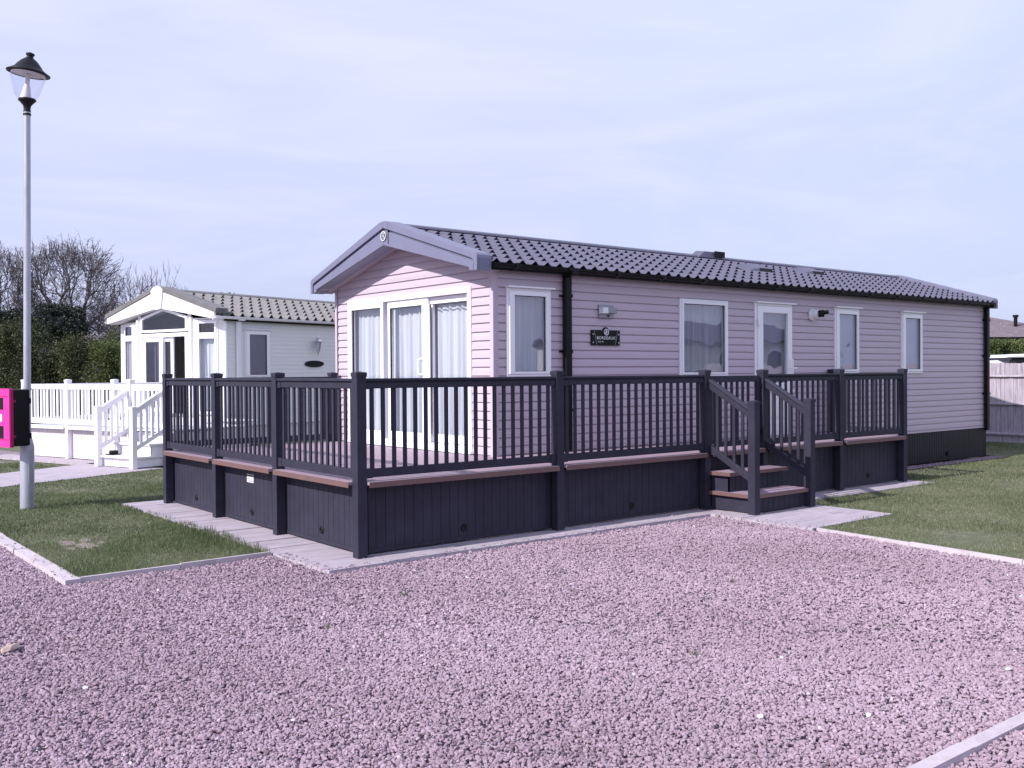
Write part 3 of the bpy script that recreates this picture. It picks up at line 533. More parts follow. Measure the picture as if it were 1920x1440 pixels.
# skirting
mb = MB(); x = HX
def grooved(mb, F, s0, s1, z0, z1, d0, d1, pitch=.1, gap=.012, rnd=None):
    s = s0
    while s < s1-.002:
        e = min(s+pitch-gap, s1); mb.fbox(F, s, e, z0, z1, d0, d1); s += pitch
    mb.fbox(F, s0, s1, z0, z1, d0-.01, d1-.012)
grooved(mb, FS, HX+.02, HX2+.04, .0, .555, -.03, .0, .085, .01); mb.box(HX2, HX2+.03, HY, HY2, 0, .555); grooved(mb, FF, HY, HY2, 0, .56, -.03, -.01)
sk = mb.build('skirting', M['skirt'], home)
q = MB(); q.tube([(13.2, 1.335, .12), (13.2, 1.31, .12)], .045, 14); q.build('skirting_vent', M['black'], sk)
q = MB(); siding(q, FS, HX+.06, HX2-.02, .555, .57, [], .5); q.fbox(FS, HX, HX2+.02, .552, .572, .0, .022); q.build('base_trim', M['siding'], home)
# roof vents, flue, light, plaque, emblem
def roofz(y): return ZR-(YR-y)*sl+.03
def vent(x0, x1, yc, nm='roof_vent'):
    q = MB(); z = roofz(yc); w_ = .16
    ys = (yc-w_, yc+w_); zl = [roofz(y)-.01 for y in ys]
    q.hexa([(x0, ys[0], zl[0]), (x1, ys[0], zl[0]), (x1, ys[1], zl[1]), (x0, ys[1], zl[1]), (x0+.24, ys[0]+.03, zl[0]+.060), (x1-.02, ys[0]+.03, zl[0]+.075), (x1-.02, ys[1]-.03, zl[1]+.075), (x0+.24, ys[1]-.03, zl[1]+.060)])
    o = q.build(nm, M['ridge'], home, bevel=.01)
    k = MB(); k.hexa([(x0+.34, ys[0]-.012, zl[0]), (x1+.01, ys[0]-.012, zl[0]), (x1+.01, ys[0], zl[0]), (x0+.34, ys[0], zl[0]), (x0+.34, ys[0]+.018, zl[0]+.070), (x1+.01, ys[0]+.018, zl[0]+.070), (x1+.01, ys[0]+.03, zl[0]+.070), (x0+.34, ys[0]+.03, zl[0]+.070)]); k.build('vent_louvre', M['black'], o)
    return o
vent(8.45, 9.10, 2.35); vent(10.3, 10.95, 2.6)
q = MB(); q.hexa([(8.3, YR-.13, ZR), (8.95, YR-.13, ZR), (8.95, YR+.13, ZR), (8.3, YR+.13, ZR), (8.5, YR-.10, ZR+.115), (8.93, YR-.10, ZR+.12), (8.93, YR+.10, ZR+.12), (8.5, YR+.10, ZR+.14)]); o = q.build('ridge_vent', M['ridge'], home, bevel=.01)
k = MB(); k.box(8.72, 8.97, YR-.15, YR-.12, ZR+.03, ZR+.125); k.box(8.952, 8.97, YR-.10, YR+.10, ZR+.03, ZR+.125); k.build('vent_louvre', M['black'], o)
q = MB(); q.lathe([(.001, 0), (.10, 0), (.105, .015), (.085, .03), (.07, .05), (.07, .12), (.001, .12)], n=24, M4=Matrix.Translation(Vector((8.93, HY-.012, 2.565))) @ Matrix.Rotation(R(90), 4, 'X')); fl = q.build('flue_outlet', M['white'], home, smooth=True)
q = MB(); q.tube([(8.93, HY-.13, 2.57), (8.98, HY-.20, 2.575)], .055, 16); q.tube([(8.98, HY-.20, 2.585), (9.03, HY-.235, 2.60)], .032, 12); q.build('flue_cowl', M['black'], fl)
q = MB(); q.fbox(FS, 4.275, 4.54, 2.375, 2.545, .006, .03); wl = q.build('wall_light', M['rust'], home, bevel=.006)
q = MB(); q.fbox(FS, 4.28, 4.535, 2.435, 2.505, .03, .10); q.build('light_bar', M['rust'], wl, bevel=.004)
q = MB(); q.fbox(FS, 4.276, 4.37, 2.432, 2.508, .03, .106); q.build('lens', M['white'], wl)
q = MB(); q.tube([FS(4.44, 2.405, .03), FS(4.44, 2.405, .045)], .012, 10); q.build('sensor', M['black'], wl)
q = MB(); pl = [(4.14, 2.023), (4.652, 2.023), (4.652, 2.221), (4.47, 2.221)]+[(4.40+.055*math.cos(a), 2.205+.055*math.sin(a)) for a in [R(t) for t in range(17, 180, 18)]]+[(4.33, 2.221), (4.14, 2.221)]
q.prism(pl[::-1], 'y', HY-.03, HY-.014); pq = q.build('name_plaque', M['black'], home, bevel=.004)
q = MB()
q.prism([(4.185, 2.21), (4.192, 2.21), (4.232, 2.035), (4.225, 2.035)], 'y', HY-.033, HY-.0302); q.prism([(4.60, 2.21), (4.607, 2.21), (4.567, 2.035), (4.56, 2.035)], 'y', HY-.033, HY-.0302); q.build('plaque_line', M['rust'], pq)
for a, b in ((4.168, 2.165), (4.168, 2.06), (4.625, 2.165), (4.625, 2.06)): q = MB(); q.tube([FS(a, b, .030), FS(a, b, .036)], .008, 8); q.build('plaque_screw', M['silver'], pq)
def disc_emblem(F, s, z, r_, d, parent):
    q = MB(); n = 28
    for i in range(n):
        a, b = 2*math.pi*i/n, 2*math.pi*(i+1)/n
        q.hexa([F(s+r_*.84*math.cos(a), z+r_*.84*math.sin(a), d), F(s+r_*math.cos(a), z+r_*math.sin(a), d), F(s+r_*math.cos(b), z+r_*math.sin(b), d), F(s+r_*.84*math.cos(b), z+r_*.84*math.sin(b), d),
                F(s+r_*.84*math.cos(a), z+r_*.84*math.sin(a), d+.008), F(s+r_*math.cos(a), z+r_*math.sin(a), d+.008), F(s+r_*math.cos(b), z+r_*math.sin(b), d+.008), F(s+r_*.84*math.cos(b), z+r_*.84*math.sin(b), d+.008)])
    e = q.build('emblem', M['white'], parent)
    def blob(pts, dd, m, nm): q = MB(); q.v = [F(s+r_*a, z+r_*b, d+dd) for a, b in pts]+[F(s+r_*a, z+r_*b, d+dd+.003) for a, b in pts]; k = len(pts); q.f = [tuple(range(k)), tuple(range(k, 2*k))[::-1]]+[(i, (i+1) % k, k+(i+1) % k, k+i) for i in range(k)]; q.build(nm, m, e if parent is home else parent)
    blob([(.84*math.cos(2*math.pi*i/n), .84*math.sin(2*math.pi*i/n)) for i in range(n)], -.003, M['black'], 'emblem_field')
    blob([(.0, .72), (.28, .60), (.22, .35), (.10, .25), (.60, .12), (.62, -.02), (.16, -.02), (.22, -.5), (-.05, -.7), (-.1, -.1), (-.5, -.18), (-.5, .02), (-.12, .12), (-.12, .4), (-.35, .5)], .002, M['silver'], 'emblem_figure')
    blob([(-.62, -.25), (-.3, -.35), (-.25, -.72), (-.45, -.62)], .002, M['silver'], 'emblem_figure')
disc_emblem(frame(2.24, 0, 0, 1, -1, 0), 3.205, 3.468, .062, .0015, home)
disc_emblem(FS, 4.40, 2.195, .042, .032, pq)
def text(body, size, loc, rot, m, name, parent, ext=.001, align='CENTER'):
    c = bpy.data.curves.new(name, 'FONT'); c.body = body; c.size = size; c.extrude = ext; c.align_x = align; c.align_y = 'CENTER'; c.resolution_u = 2
    t_ = bpy.data.objects.new(name, c); S.collection.objects.link(t_); bpy.context.view_layer.update()
    me = bpy.data.meshes.new_from_object(t_.evaluated_get(bpy.context.evaluated_depsgraph_get())); bpy.data.objects.remove(t_); bpy.data.curves.remove(c)
    me.materials.clear(); me.materials.append(m); o = bpy.data.objects.new(name, me); S.collection.objects.link(o); o.parent = parent
    o.location = [a-b for a, b in zip(loc, OFF)]; o.rotation_euler = rot; return o
tx = text('BORDEAUX', .066, (4.398, HY-.032, 2.118), (R(90), 0, 0), M['silver'], 'lettering', pq); tx.scale = (.95, .85, 1)
text('PLUS  38', .026, (4.30, HY-.032, 2.07), (R(90), 0, 0), M['silver'], 'lettering', pq)
# ================================================================== decks
def baluster_mesh(m, h, w_=.040, name='baluster'):
    sv = OFF[:]; OFF[:] = [0, 0, 0]; q = MB(); q.box(-w_/2, w_/2, -.008, .008, 0, h); me = q.mesh(name, m); OFF[:] = sv; return me
def bar(mb, a, b, w_, z0, z1): mb.beam((a[0], a[1], (z0+z1)/2), (b[0], b[1], (z0+z1)/2), w_, z1-z0)
def railing(root, a, b, zs, m, bal_me, pitch=.119, off=.083, hidden=None, endcap=True, name='railing', width=.05):
    """a,b: 2D ends between post faces. zs: cap top, cap bottom, top rail bottom, bottom rail top, bottom rail bottom"""
    mb = MB(); tr = MB(); bar(mb, a, b, width, zs[4], zs[3]); bar(tr, a, b, width, zs[2], zs[1]-.012)
    A, B = Vector(a), Vector(b); d = (B-A); Ln = d.length; d.normalize()
    if endcap:
        for p, sg in ((A, 1), (B, -1)):
            q0, q1 = p, p+d*sg*.07
            bar(tr, q0, q1, width+.014, zs[2]-.006, zs[1]-.013); bar(mb, q0, q1, width+.014, zs[4]-.006, zs[3]+.006)
    Rl = mb.build(name, m, root, bevel=.004)
    tr.build('top_rail', m, Rl, bevel=.004)
    q = MB(); bar(q, a, b, width+.035, zs[1], zs[0]); bar(q, a, b, width+.004, zs[1]-.0118, zs[1]); q.build('handrail', m, Rl, bevel=.007)
    n = max(2, round((Ln-2*off)/pitch)+1); pt = (Ln-2*off)/(n-1)
    for i in range(n):
        p = A+d*(off+i*pt)
        if hidden is not None: hidden.append((p.x, p.y, abs(d.x) > .5)); continue
        o = bpy.data.objects.new('baluster', bal_me); S.collection.objects.link(o); o.parent = Rl; o.location = (p.x-OFF[0], p.y-OFF[1], zs[3]-.003-OFF[2]); o.rotation_euler = (0, 0, math.atan2(d.y, d.x))
    return Rl
def post(root, x, y, m, h=1.70, w_=.10, z0=0.0, cap=True, name='post'):
    mb = MB(); mb.box(x, x+w_, y, y+w_, z0, h-.04); o = mb.build(name, m, root, bevel=.004)
    q = MB(); e = .005; q.box(x-e, x+w_+e, y-e, y+w_+e, h-.045, h-.006); c = (x+w_/2, y+w_/2, h+.006)
    b = [(x-e+.002, y-e+.002, h-.0055), (x+w_+e-.002, y-e+.002, h-.0055), (x+w_+e-.002, y+w_+e-.002, h-.0055), (x-e+.002, y+w_+e-.002, h-.0055)]
    for i in range(4): q.face([b[i], b[(i+1) % 4], c])
    q.build('post_cap', m, o); return o
OFF[:] = [0, 0, 0]
deck = thing('deck', 'charcoal railed deck with brown boards wrapping the corner of the mauve caravan', 'deck', (0, 0, 0))
ZS = (1.639, 1.612, 1.545, .805, .727); CH = M['char']
bal = baluster_mesh(CH, ZS[2]-ZS[3]+.006)
PX = [2.41, 4.80, 5.93, 7.66, 9.33]; PYs = [1.688, 3.33, 5.0]
post(deck, 0, 0, CH)
for x in PX: post(deck, x, 0, CH)
for y in PYs: post(deck, 0, y, CH)
post(deck, 2.42, 5.0, CH); post(deck, 9.33, 1.20, CH)
railing(deck, (.10, .05), (PX[0], .05), ZS, CH, bal); railing(deck, (PX[0]+.1, .05), (PX[1], .05), ZS, CH, bal)
railing(deck, (PX[2]+.1, .05), (PX[3], .05), ZS, CH, bal); railing(deck, (PX[3]+.1, .05), (PX[4], .05), ZS, CH, bal)
railing(deck, (.05, .1), (.05, PYs[0]), ZS, CH, bal); railing(deck, (.05, PYs[0]+.1), (.05, PYs[1]), ZS, CH, bal); 
hid = []
railing(deck, (.05, PYs[1]+.1), (.05, PYs[2]), ZS, CH, bal)
railing(deck, (.10, 5.05), (2.42, 5.05), ZS, CH, bal, hidden=hid); railing(deck, (9.38, .1), (9.38, 1.20), ZS, CH, bal, hidden=hid)
q = MB()
for x, y, al in hid: wx, wy = (.02, .008) if al else (.008, .02); q.box(x-wx, x+wx, y-wy, y+wy, ZS[3]-.003, ZS[2]+.003)
tag(q.build('balusters', CH, deck), kind='stuff')
# deck surface: boards running along x
q = MB(); y = .052
while y < 5.1:
    e = min(y+.138, 5.05); x1 = 9.40 if e < 1.30 else 2.575
    if e < 1.30 or y > 1.30: q.box(.052, x1, y, e, .662, .69)
    else: q.box(.052, 2.575, y, e, .662, .69); q.box(2.60, 9.40, y, 1.305, .662, .69)
    y += .143
# keep the boards clear of posts
q.build('deck_boards', M['board'], deck)
q = MB(); q2 = MB()
for (x0, x1) in ((.102, PX[0]-.002), (PX[0]+.102, PX[1]-.002), (PX[1]+.102, PX[2]-.002), (PX[2]+.102, PX[3]-.002), (PX[3]+.102, PX[4]-.002)): q.box(x0, x1, -.036, .05, .662, .692); q2.box(x0, x1, -.040, -.0365, .640, .691)
for (y0, y1) in ((.102, PYs[0]-.002), (PYs[0]+.102, PYs[1]-.002), (PYs[1]+.102, PYs[2]-.002)): q.box(-.036, .05, y0, y1, .662, .692); q2.box(-.040, -.0365, y0, y1, .640, .691)
q.box(9.402, 9.462, .102, 1.198, .662, .692); q2.box(9.4625, 9.466, .102, 1.198, .64, .691)
q.build('edge_plank', M['board'], deck, bevel=.003); q2.build('edge_board', M['boardx'], deck)
# skirting panels between the posts
FDs = frame(0, .12, 1, 0, 0, -1); FDf = frame(.12, 0, 0, 1, -1, 0)
def skirt(F, s0, s1, vs, z1=.63):
    s0 -= .049; s1 += .049; q = MB(); grooved(q, F, s0, s1, .015, z1, -.02, .0, .105, .0045); q.fbox(F, s0, s1, .014, .05, .001, .006); o = q.build('skirt_panel', CH, deck)
    for v in vs:
        k = MB(); k.lathe([(.001, 0), (.02, .0), (.028, .008), (.036, .008), (.040, 0)], n=20, M4=Matrix.Translation(Vector(F(v, .14, .002))) @ (Matrix.Rotation(R(90), 4, 'X') if F is FDs else Matrix.Rotation(R(-90), 4, 'Y'))); k.build('skirt_vent', M['black'], o, smooth=True)
    return o
skirt(FDs, .1, PX[0], [1.27]); skirt(FDs, PX[0]+.1, PX[1], [3.65]); skirt(FDs, PX[1]+.1, PX[2], []); skirt(FDs, PX[2]+.1, PX[3], []); skirt(FDs, PX[3]+.1, PX[4], [8.55])
sA = skirt(FDf, .1, PYs[0], [.925]); sB = skirt(FDf, PYs[0]+.1, PYs[1], [2.57]); skirt(FDf, PYs[1]+.1, PYs[2], [4.24])
q = MB(); q.box(9.35, 9.37, .1, 1.3, .015, .63); q.box(.1, 2.5, 5.03, 5.05, .015, .63); q.build('skirt_panel', CH, deck)
q = MB(); q.fbox(FDf, 2.525, 2.70, .468, .560, .001, .003); st = q.build('maker_label', M['white'], sB)
for (a, b, c, d) in ((2.53, 2.695, .538, .552), (2.54, 2.60, .505, .512), (2.61, 2.69, .505, .512), (2.53, 2.69, .478, .484), (2.54, 2.65, .491, .495)):
    k = MB(); k.fbox(FDf, a, b, c, d, .0032, .0036); k.build('label_print', CH, sB)
# steps with newels and sloping rails
FT = frame(0, 0, 1, 0, 0, -1)
def stair(root, x0, x1, nx0, nx1, m, mb_, mx_, ytop=0.0):
    q = MB()
    grooved(q, frame(0, -.60, 1, 0, 0, -1), x0+.05, x1-.05, 0.01, .19, -.02, 0, .105, .007); grooved(q, frame(0, -.28, 1, 0, 0, -1), x0+.05, x1-.05, .232, .43, -.02, 0, .105, .007)
    for xa in (x0+.05, x1-.07): q.box(xa, xa+.02, -.598, .0, .01, .19); q.box(xa, xa+.02, -.279, .0, .232, .43)
    st_ = q.build('steps', m, root)
    for (y0, z) in ((-.655, .23), (-.32, .467)):
        t_ = MB(); yy = y0; 
        while yy < -.02: t_.box(x0, x1, yy, min(yy+.135, -.003), z-.04, z); yy += .14
        t_.build('tread', mb_, st_, bevel=.003)
        e = MB(); e.box(x0-.004, x1+.004, y0-.006, y0, z-.042, z+.002); e.box(x0-.006, x0, y0, -.003, z-.042, z+.002); e.build('tread_edge', mx_, st_)
    for nx in (nx0, nx1): post(root, nx, -.69, m, 1.335, name='newel_post')
    for nx in (nx0, nx1):
        xc = nx+.05; q = MB()
        q.beam((xc, .02, .755), (xc, -.59, .42), .05, .08); o = q.build('stair_railing', m, root, bevel=.004)
        q = MB(); q.beam((xc, .0, 1.50), (xc, -.59, 1.165), .05, .07); q.build('top_rail', m, o, bevel=.004)
        h = MB(); h.beam((xc, .0, 1.565), (xc, -.59, 1.23), .08, .04); h.build('handrail', m, o, bevel=.008)
        for k in range(4):
            y = -.105-k*.125; zb = .755+(y-.02)*.335/.61+.02; zt = 1.50+y*.335/.59-.02; s_ = MB(); s_.box(xc-.009, xc+.009, y-.02, y+.02, zb, zt); s_.build('baluster', m, o)
    return st_
stair(deck, 4.86, 6.00, 4.85, 5.95, CH, M['board'], M['boardx'])
# gate across the top of the steps
q = MB(); gy = .055
for (z0, z1) in ((1.545, 1.625), (.745, .81)): q.box(PX[1]+.13, PX[2]-.03, gy-.025, gy+.025, z0, z1)
for x in (PX[1]+.13, PX[2]-.08): q.box(x, x+.05, gy-.025, gy+.025, .811, 1.544)
gt = q.build('gate', CH, deck, bevel=.004)
for i in range(7):
    s_ = MB(); x = PX[1]+.24+i*.109; s_.box(x-.02, x+.02, gy-.008, gy+.008, .81, 1.545); s_.build('baluster', CH, gt)
for z in (.88, 1.47): s_ = MB(); s_.box(PX[2]-.031, PX[2]+.01, gy-.04, gy-.026, z, z+.05); s_.build('hinge', M['black'], gt)
s_ = MB(); s_.tube([(PX[1]+.10, gy-.03, .78), (PX[1]+.17, gy-.03, .78)], .01, 8); s_.build('latch', M['rust'], gt)
# ================================================================== neighbouring white holiday home (own axes)
TH = .30757; NB = (4.3366, 14.1263, 0)
nh = thing('static_caravan', 'cream static caravan with pale tiled roof and an open sliding door, further back', 'static caravan', NB, TH)
c0, c1, c2, c3 = (.45, .17), (.17, 1.06), (.17, 3.10), (.36, 4.0)
def wallF(p, q):
    dx, dy = q[0]-p[0], q[1]-p[1]; l_ = math.hypot(dx, dy); tx_, ty_ = dx/l_, dy/l_; return frame(p[0], p[1], tx_, ty_, -ty_, tx_), l_
N1, l1 = wallF(c0, c1); N2, l2 = wallF(c1, c2); N3, l3 = wallF(c2, c3); NS = frame(0, .17, 1, 0, 0, -1)
SN_ = M['siding_n']
nw = (1.012, 1.80, 1.60, 2.752)
mb = MB(); siding(mb, NS, .47, 12.3, .47, 2.98, [nw], 2.70, .1, dp=.0045); mb.build('side_wall', SN_, nh)
wz = [(.10, l1-.26), (.0, 0)]
rw = (.17, l1-.24, .75, 2.78); rl = (.17, l1-.24, 2.62, 2.95)
nz = lambda y: 2.93+.28*(1-abs(y-2.075)/2.075)*1.6
mb = MB(); siding(mb, N1, .0, l1, .5, 3.02, [(.20, l1-.16, .72, 2.98)], 2.70, .1, dp=.0045); siding(mb, N3, .0, l3, .5, 3.0, [(.22, l3-.2, .72, 2.96)], 2.70, .1, dp=.0045)
siding(mb, N2, 0, l2, .5, 3.06, [(.12, l2-.12, .72, 3.06)], 2.70, .1, dp=.0045); siding(mb, N2, 0, l2, 3.06, 3.34, [(.12, l2-.12, 3.05, 3.34)], 2.70, .1, dp=.0045); mb.build('front_wall', SN_, nh)
for p in (c0, c1, c2, c3):
    q = MB(); q.tube([(p[0]-.005, p[1], .5), (p[0]-.005, p[1], 3.05)], .045, 8); q.build('corner_trim', M['upvc'], nh)
window(nh, NS, nw, (1.142, 1.69, 1.66, 2.64), 'glass_n', 'blind2', drip=True, label='side window with a dark blind')
for F_, l_, sd_ in ((N1, l1, 21), (N3, l3, 22)):
    window(nh, F_, (.20, l_-.16, .72, 2.60), (.28, l_-.24, .80, 2.53), 'glass', 'net' if sd_ == 21 else 'blind2', drip=False, seed=sd_, label='tall angled bay window')
    window(nh, F_, (.20, l_-.16, 2.60, 2.97), (.28, l_-.24, 2.67, 2.89), 'glass_n', 'x', drip=False, name='top_light')
# centre: shaped top light over sliding doors
q = MB(); cs = l2/2
outer = [(.12, 2.72), (l2-.12, 2.72), (l2-.12, 3.08), (cs, 3.30), (.12, 3.08)]; inner = [(.19, 2.78), (l2-.19, 2.78), (l2-.19, 3.035), (cs, 3.235), (.19, 3.035)]
for i in range(5):
    j = (i+1) % 5; a, b, c, d = outer[i], outer[j], inner[j], inner[i]
    q.hexa([N2(a[0], a[1], -.03), N2(b[0], b[1], -.03), N2(c[0], c[1], -.03), N2(d[0], d[1], -.03), N2(a[0], a[1], .03), N2(b[0], b[1], .03), N2(c[0], c[1], .03), N2(d[0], d[1], .03)])
tl = q.build('gable_window', M['upvc'], nh)
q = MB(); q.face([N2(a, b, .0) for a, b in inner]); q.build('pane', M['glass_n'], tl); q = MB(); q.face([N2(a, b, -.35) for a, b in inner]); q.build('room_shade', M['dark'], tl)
q = MB()
for (a, b, c, d) in ((.12, .20, .68, 2.69), (l2-.20, l2-.12, .68, 2.69), (.2, l2-.2, 2.60, 2.69), (.2, l2-.2, .68, .74), (cs+.02, cs+.08, .74, 2.60)): q.fbox(N2, a, b, c, d, -.05, .035)
sdn = q.build('patio_door', M['upvc'], nh, bevel=.005)
def nleaf(a, b, d):
    q = MB()
    for (x0, x1, z0, z1) in ((a, a+.10, .745, 2.595), (b-.10, b, .745, 2.595), (a+.1, b-.1, 2.49, 2.595), (a+.1, b-.1, .745, .87)): q.fbox(N2, x0, x1, z0, z1, d-.04, d)
    q.build('sliding_leaf', M['upvc'], sdn); p = MB(); p.fbox(N2, a+.1, b-.1, .87, 2.49, d-.025, d-.018); p.build('pane', M['glass_n'], sdn)
nleaf(cs+.081, l2-.201, .01); nleaf(cs-.30, cs+.30, -.035)
q = MB(); q.tube([N2(cs-.25, 1.62, -.03), N2(cs-.25, 1.62, .03), N2(cs-.13, 1.62, .03)], .014, 8); q.tube([N2(cs-.13, 1.60, .03), N2(cs-.13, 1.70, .03)], .014, 8); q.build('handle', M['upvc'], sdn)
q = MB(); q.fbox(N2, cs+.35, cs+.42, .8, 2.5, -.14, -.12); q.fbox(N2, cs+.50, cs+.54, .8, 2.5, -.14, -.12); q.build('curtain_edge', M['white'], sdn)
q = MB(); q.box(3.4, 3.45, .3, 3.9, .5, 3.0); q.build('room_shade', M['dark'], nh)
q = MB(); q.box(1.6, 2.3, 1.35, 1.95, .6, 1.9); q.build('furniture', M['wood'], nh)
# its roof
OFF[:] = [0, 0, 0]
tiles(.06, 12.6, -.06, 3.03, 2.075, 3.70, 'roof_tiles', M['tile_n'], nh, per=.30, rows=6, amp=.045, step=.06)
tiles(.06, 12.6, 4.21, 3.03, 2.075, 3.70, 'roof_tiles', M['tile_n'], nh, per=.30, rows=6, amp=.045, step=.06)
q = MB(); q.prism([(.0, 2.99), (2.075, 3.67), (4.15, 2.99), (4.1, 2.93), (2.075, 3.58), (.05, 2.93)], 'x', .30, 12.5); q.build('roof_deck', M['black'], nh)
q = MB(); q.prism([(1.98, 3.74), (2.075, 3.79), (2.17, 3.74), (2.17, 3.70), (1.98, 3.70)], 'x', .3, 12.6); q.build('ridge_cap', M['tile_n'], nh)
for a in (1, -1):
    Y = lambda y: 2.075+(y-2.075)*a
    pl = [(Y(.02), 2.97), (Y(.02), 3.12), (Y(1.86), 3.665), (Y(2.0), 3.70), (Y(2.0), 3.27), (Y(1.9), 3.27)]; q = MB(); q.prism(pl if a > 0 else pl[::-1], 'x', -.005, .05); q.build('barge_board', M['white'], nh)
    for k in range(4):
        pl = [(Y(-.05), 3.105+k*.030), (Y(-.05), 3.128+k*.030), (Y(1.95), 3.73+k*.030), (Y(1.95), 3.707+k*.030)]; q = MB(); q.prism(pl if a > 0 else pl[::-1], 'x', -.03+k*.008, .35); q.build('verge_trim', M['tile_n'], nh)
    q = MB(); pl = [(Y(.05), 2.96), (Y(2.075), 3.30), (Y(2.075), 3.315), (Y(.05), 2.975)]; q.prism(pl if a > 0 else pl[::-1], 'x', .06, .62); q.build('soffit', M['white'], nh)
q = MB(); q.prism([(2.30, 3.72), (2.20, 3.80), (2.075, 3.835), (1.95, 3.80), (1.85, 3.72), (1.93, 3.27), (2.075, 3.25), (2.22, 3.27)], 'x', -.045, -.006); q.build('apex_cover', M['white'], nh, bevel=.01)
q = MB(); q.lathe([(.001, .012), (.03, .012), (.035, 0)], n=16, M4=Matrix.Translation(Vector((-.046, 2.075, 3.60))) @ Matrix.Rotation(R(-90), 4, 'Y')); q.build('emblem', M['white'], nh)
gutter(-.02, 'gutter', M['white'], nh, -.02, 12.5, 3.035, .06); q = MB(); q.box(-.02, 12.5, .045, .06, 2.94, 3.05); q.build('eaves_board', M['white'], nh)
gutter(4.16, 'gutter', M['white'], nh, -.02, 12.5, 3.04, .05)
q = MB(); q.box(.73, .83, .06, .13, .5, 2.97); q.box(.70, .86, -.05, .13, 2.95, 3.03); q.build('downpipe', M['white'], nh)
q = MB(); q.fbox(NS, .45, 12.3, .44, .47, -.01, .03); q.build('base_trim', M['white'], nh)
q = MB(); grooved(q, NS, .47, 12.3, 0, .44, -.05, -.02, .1, .01); q.build('skirting', M['wskirt'], nh)
for (p, F_, l_) in ((c0, N1, l1), (c1, N2, l2), (c2, N3, l3)): q = MB(); grooved(q, F_, 0, l_, 0, .5, -.03, -.01, .1, .01); q.build('skirting', M['wskirt'], nh)
q = MB(); q.box(.5, 12.3, 3.97, 4.0, 0, 3.0); q.box(12.28, 12.3, .2, 3.97, 0, 3.0); q.build('rear_wall', SN_, nh)
# lantern and oval plaque on its side wall
q = MB(); lx, ly = 3.33, .03; cM = None
q.lathe([(.001, .0), (.05, .02), (.085, .20), (.095, .26)], (lx, ly, 2.25), 6); wl2 = q.build('wall_lantern', M['glass_n'], nh)
q = MB(); q.lathe([(.11, .0), (.06, .07), (.02, .10), (.012, .16), (.001, .17)], (lx, ly, 2.51), 6); q.lathe([(.001, -.10), (.03, -.03), (.055, .02), (.04, .03)], (lx, ly, 2.25), 6)
for k in range(6): an = math.pi/3*k; q.beam((lx+.05*math.cos(an), ly+.05*math.sin(an), 2.27), (lx+.095*math.cos(an), ly+.095*math.sin(an), 2.51), .012, .012)
q.beam((lx, .16, 2.35), (lx, ly, 2.45), .02, .02); q.build('lantern_frame', M['silver'], wl2)
q = MB(); pl = [(3.31+.34*math.cos(2*math.pi*k/28), 1.935+.085*math.sin(2*math.pi*k/28)) for k in range(28)]; q.prism(pl, 'y', .135, .158); q.build('oval_plaque', M['black'], nh)
# its white deck
OFF[:] = [0, 0, 0]; WD = M['wdeck']
nd = thing('deck', 'white railed deck with steps in front of the cream caravan', 'deck', NB, TH)
ZN = (1.505, 1.475, 1.40, .80, .70)
wb = baluster_mesh(WD, ZN[2]-ZN[3]+.006, .045)
NP = [(-3.6, 1.69), (-3.6, .12), (-3.6, -1.43), (-3.6, -1.93), (-3.6, -3.05)]
for p in NP: post(nd, p[0], p[1], WD, 1.60)
post(nd, -.1, 1.69, WD, 1.60)
railing(nd, (-3.55, 1.69), (-3.55, .22), ZN, WD, wb, .12); railing(nd, (-3.55, .12), (-3.55, -1.33), ZN, WD, wb, .12); railing(nd, (-3.55, -1.43), (-3.55, -1.83), ZN, WD, wb, .12)
railing(nd, (-3.5, 1.74), (-.1, 1.74), ZN, WD, wb, .12)
q = MB(); y = -2.95
while y < 1.75: q.box(-3.63, .10 if y > -1.5 else -1.6, y, y+.138, .635, .66); y += .143
q.build('deck_boards', M['white'], nd)
q = MB()
for (a, b) in ((-1.33, .12), (.22, 1.69), (-1.83, -1.43)): q.box(-3.64, -3.56, a, b, .60, .665)
q.build('edge_board', M['white'], nd)
NF = frame(-3.5, 0, 0, 1, -1, 0); q = MB(); grooved(q, NF, -3.0, 1.75, .01, .60, -.02, 0, .1, .009); q.build('skirt_panel', M['wskirt'], nd)
q = MB(); q.box(-3.5, 0, 1.72, 1.74, .0, .60); q.box(-3.5, -1.6, -3.0, -2.98, 0, .60); q.build('skirt_panel', M['wskirt'], nd)
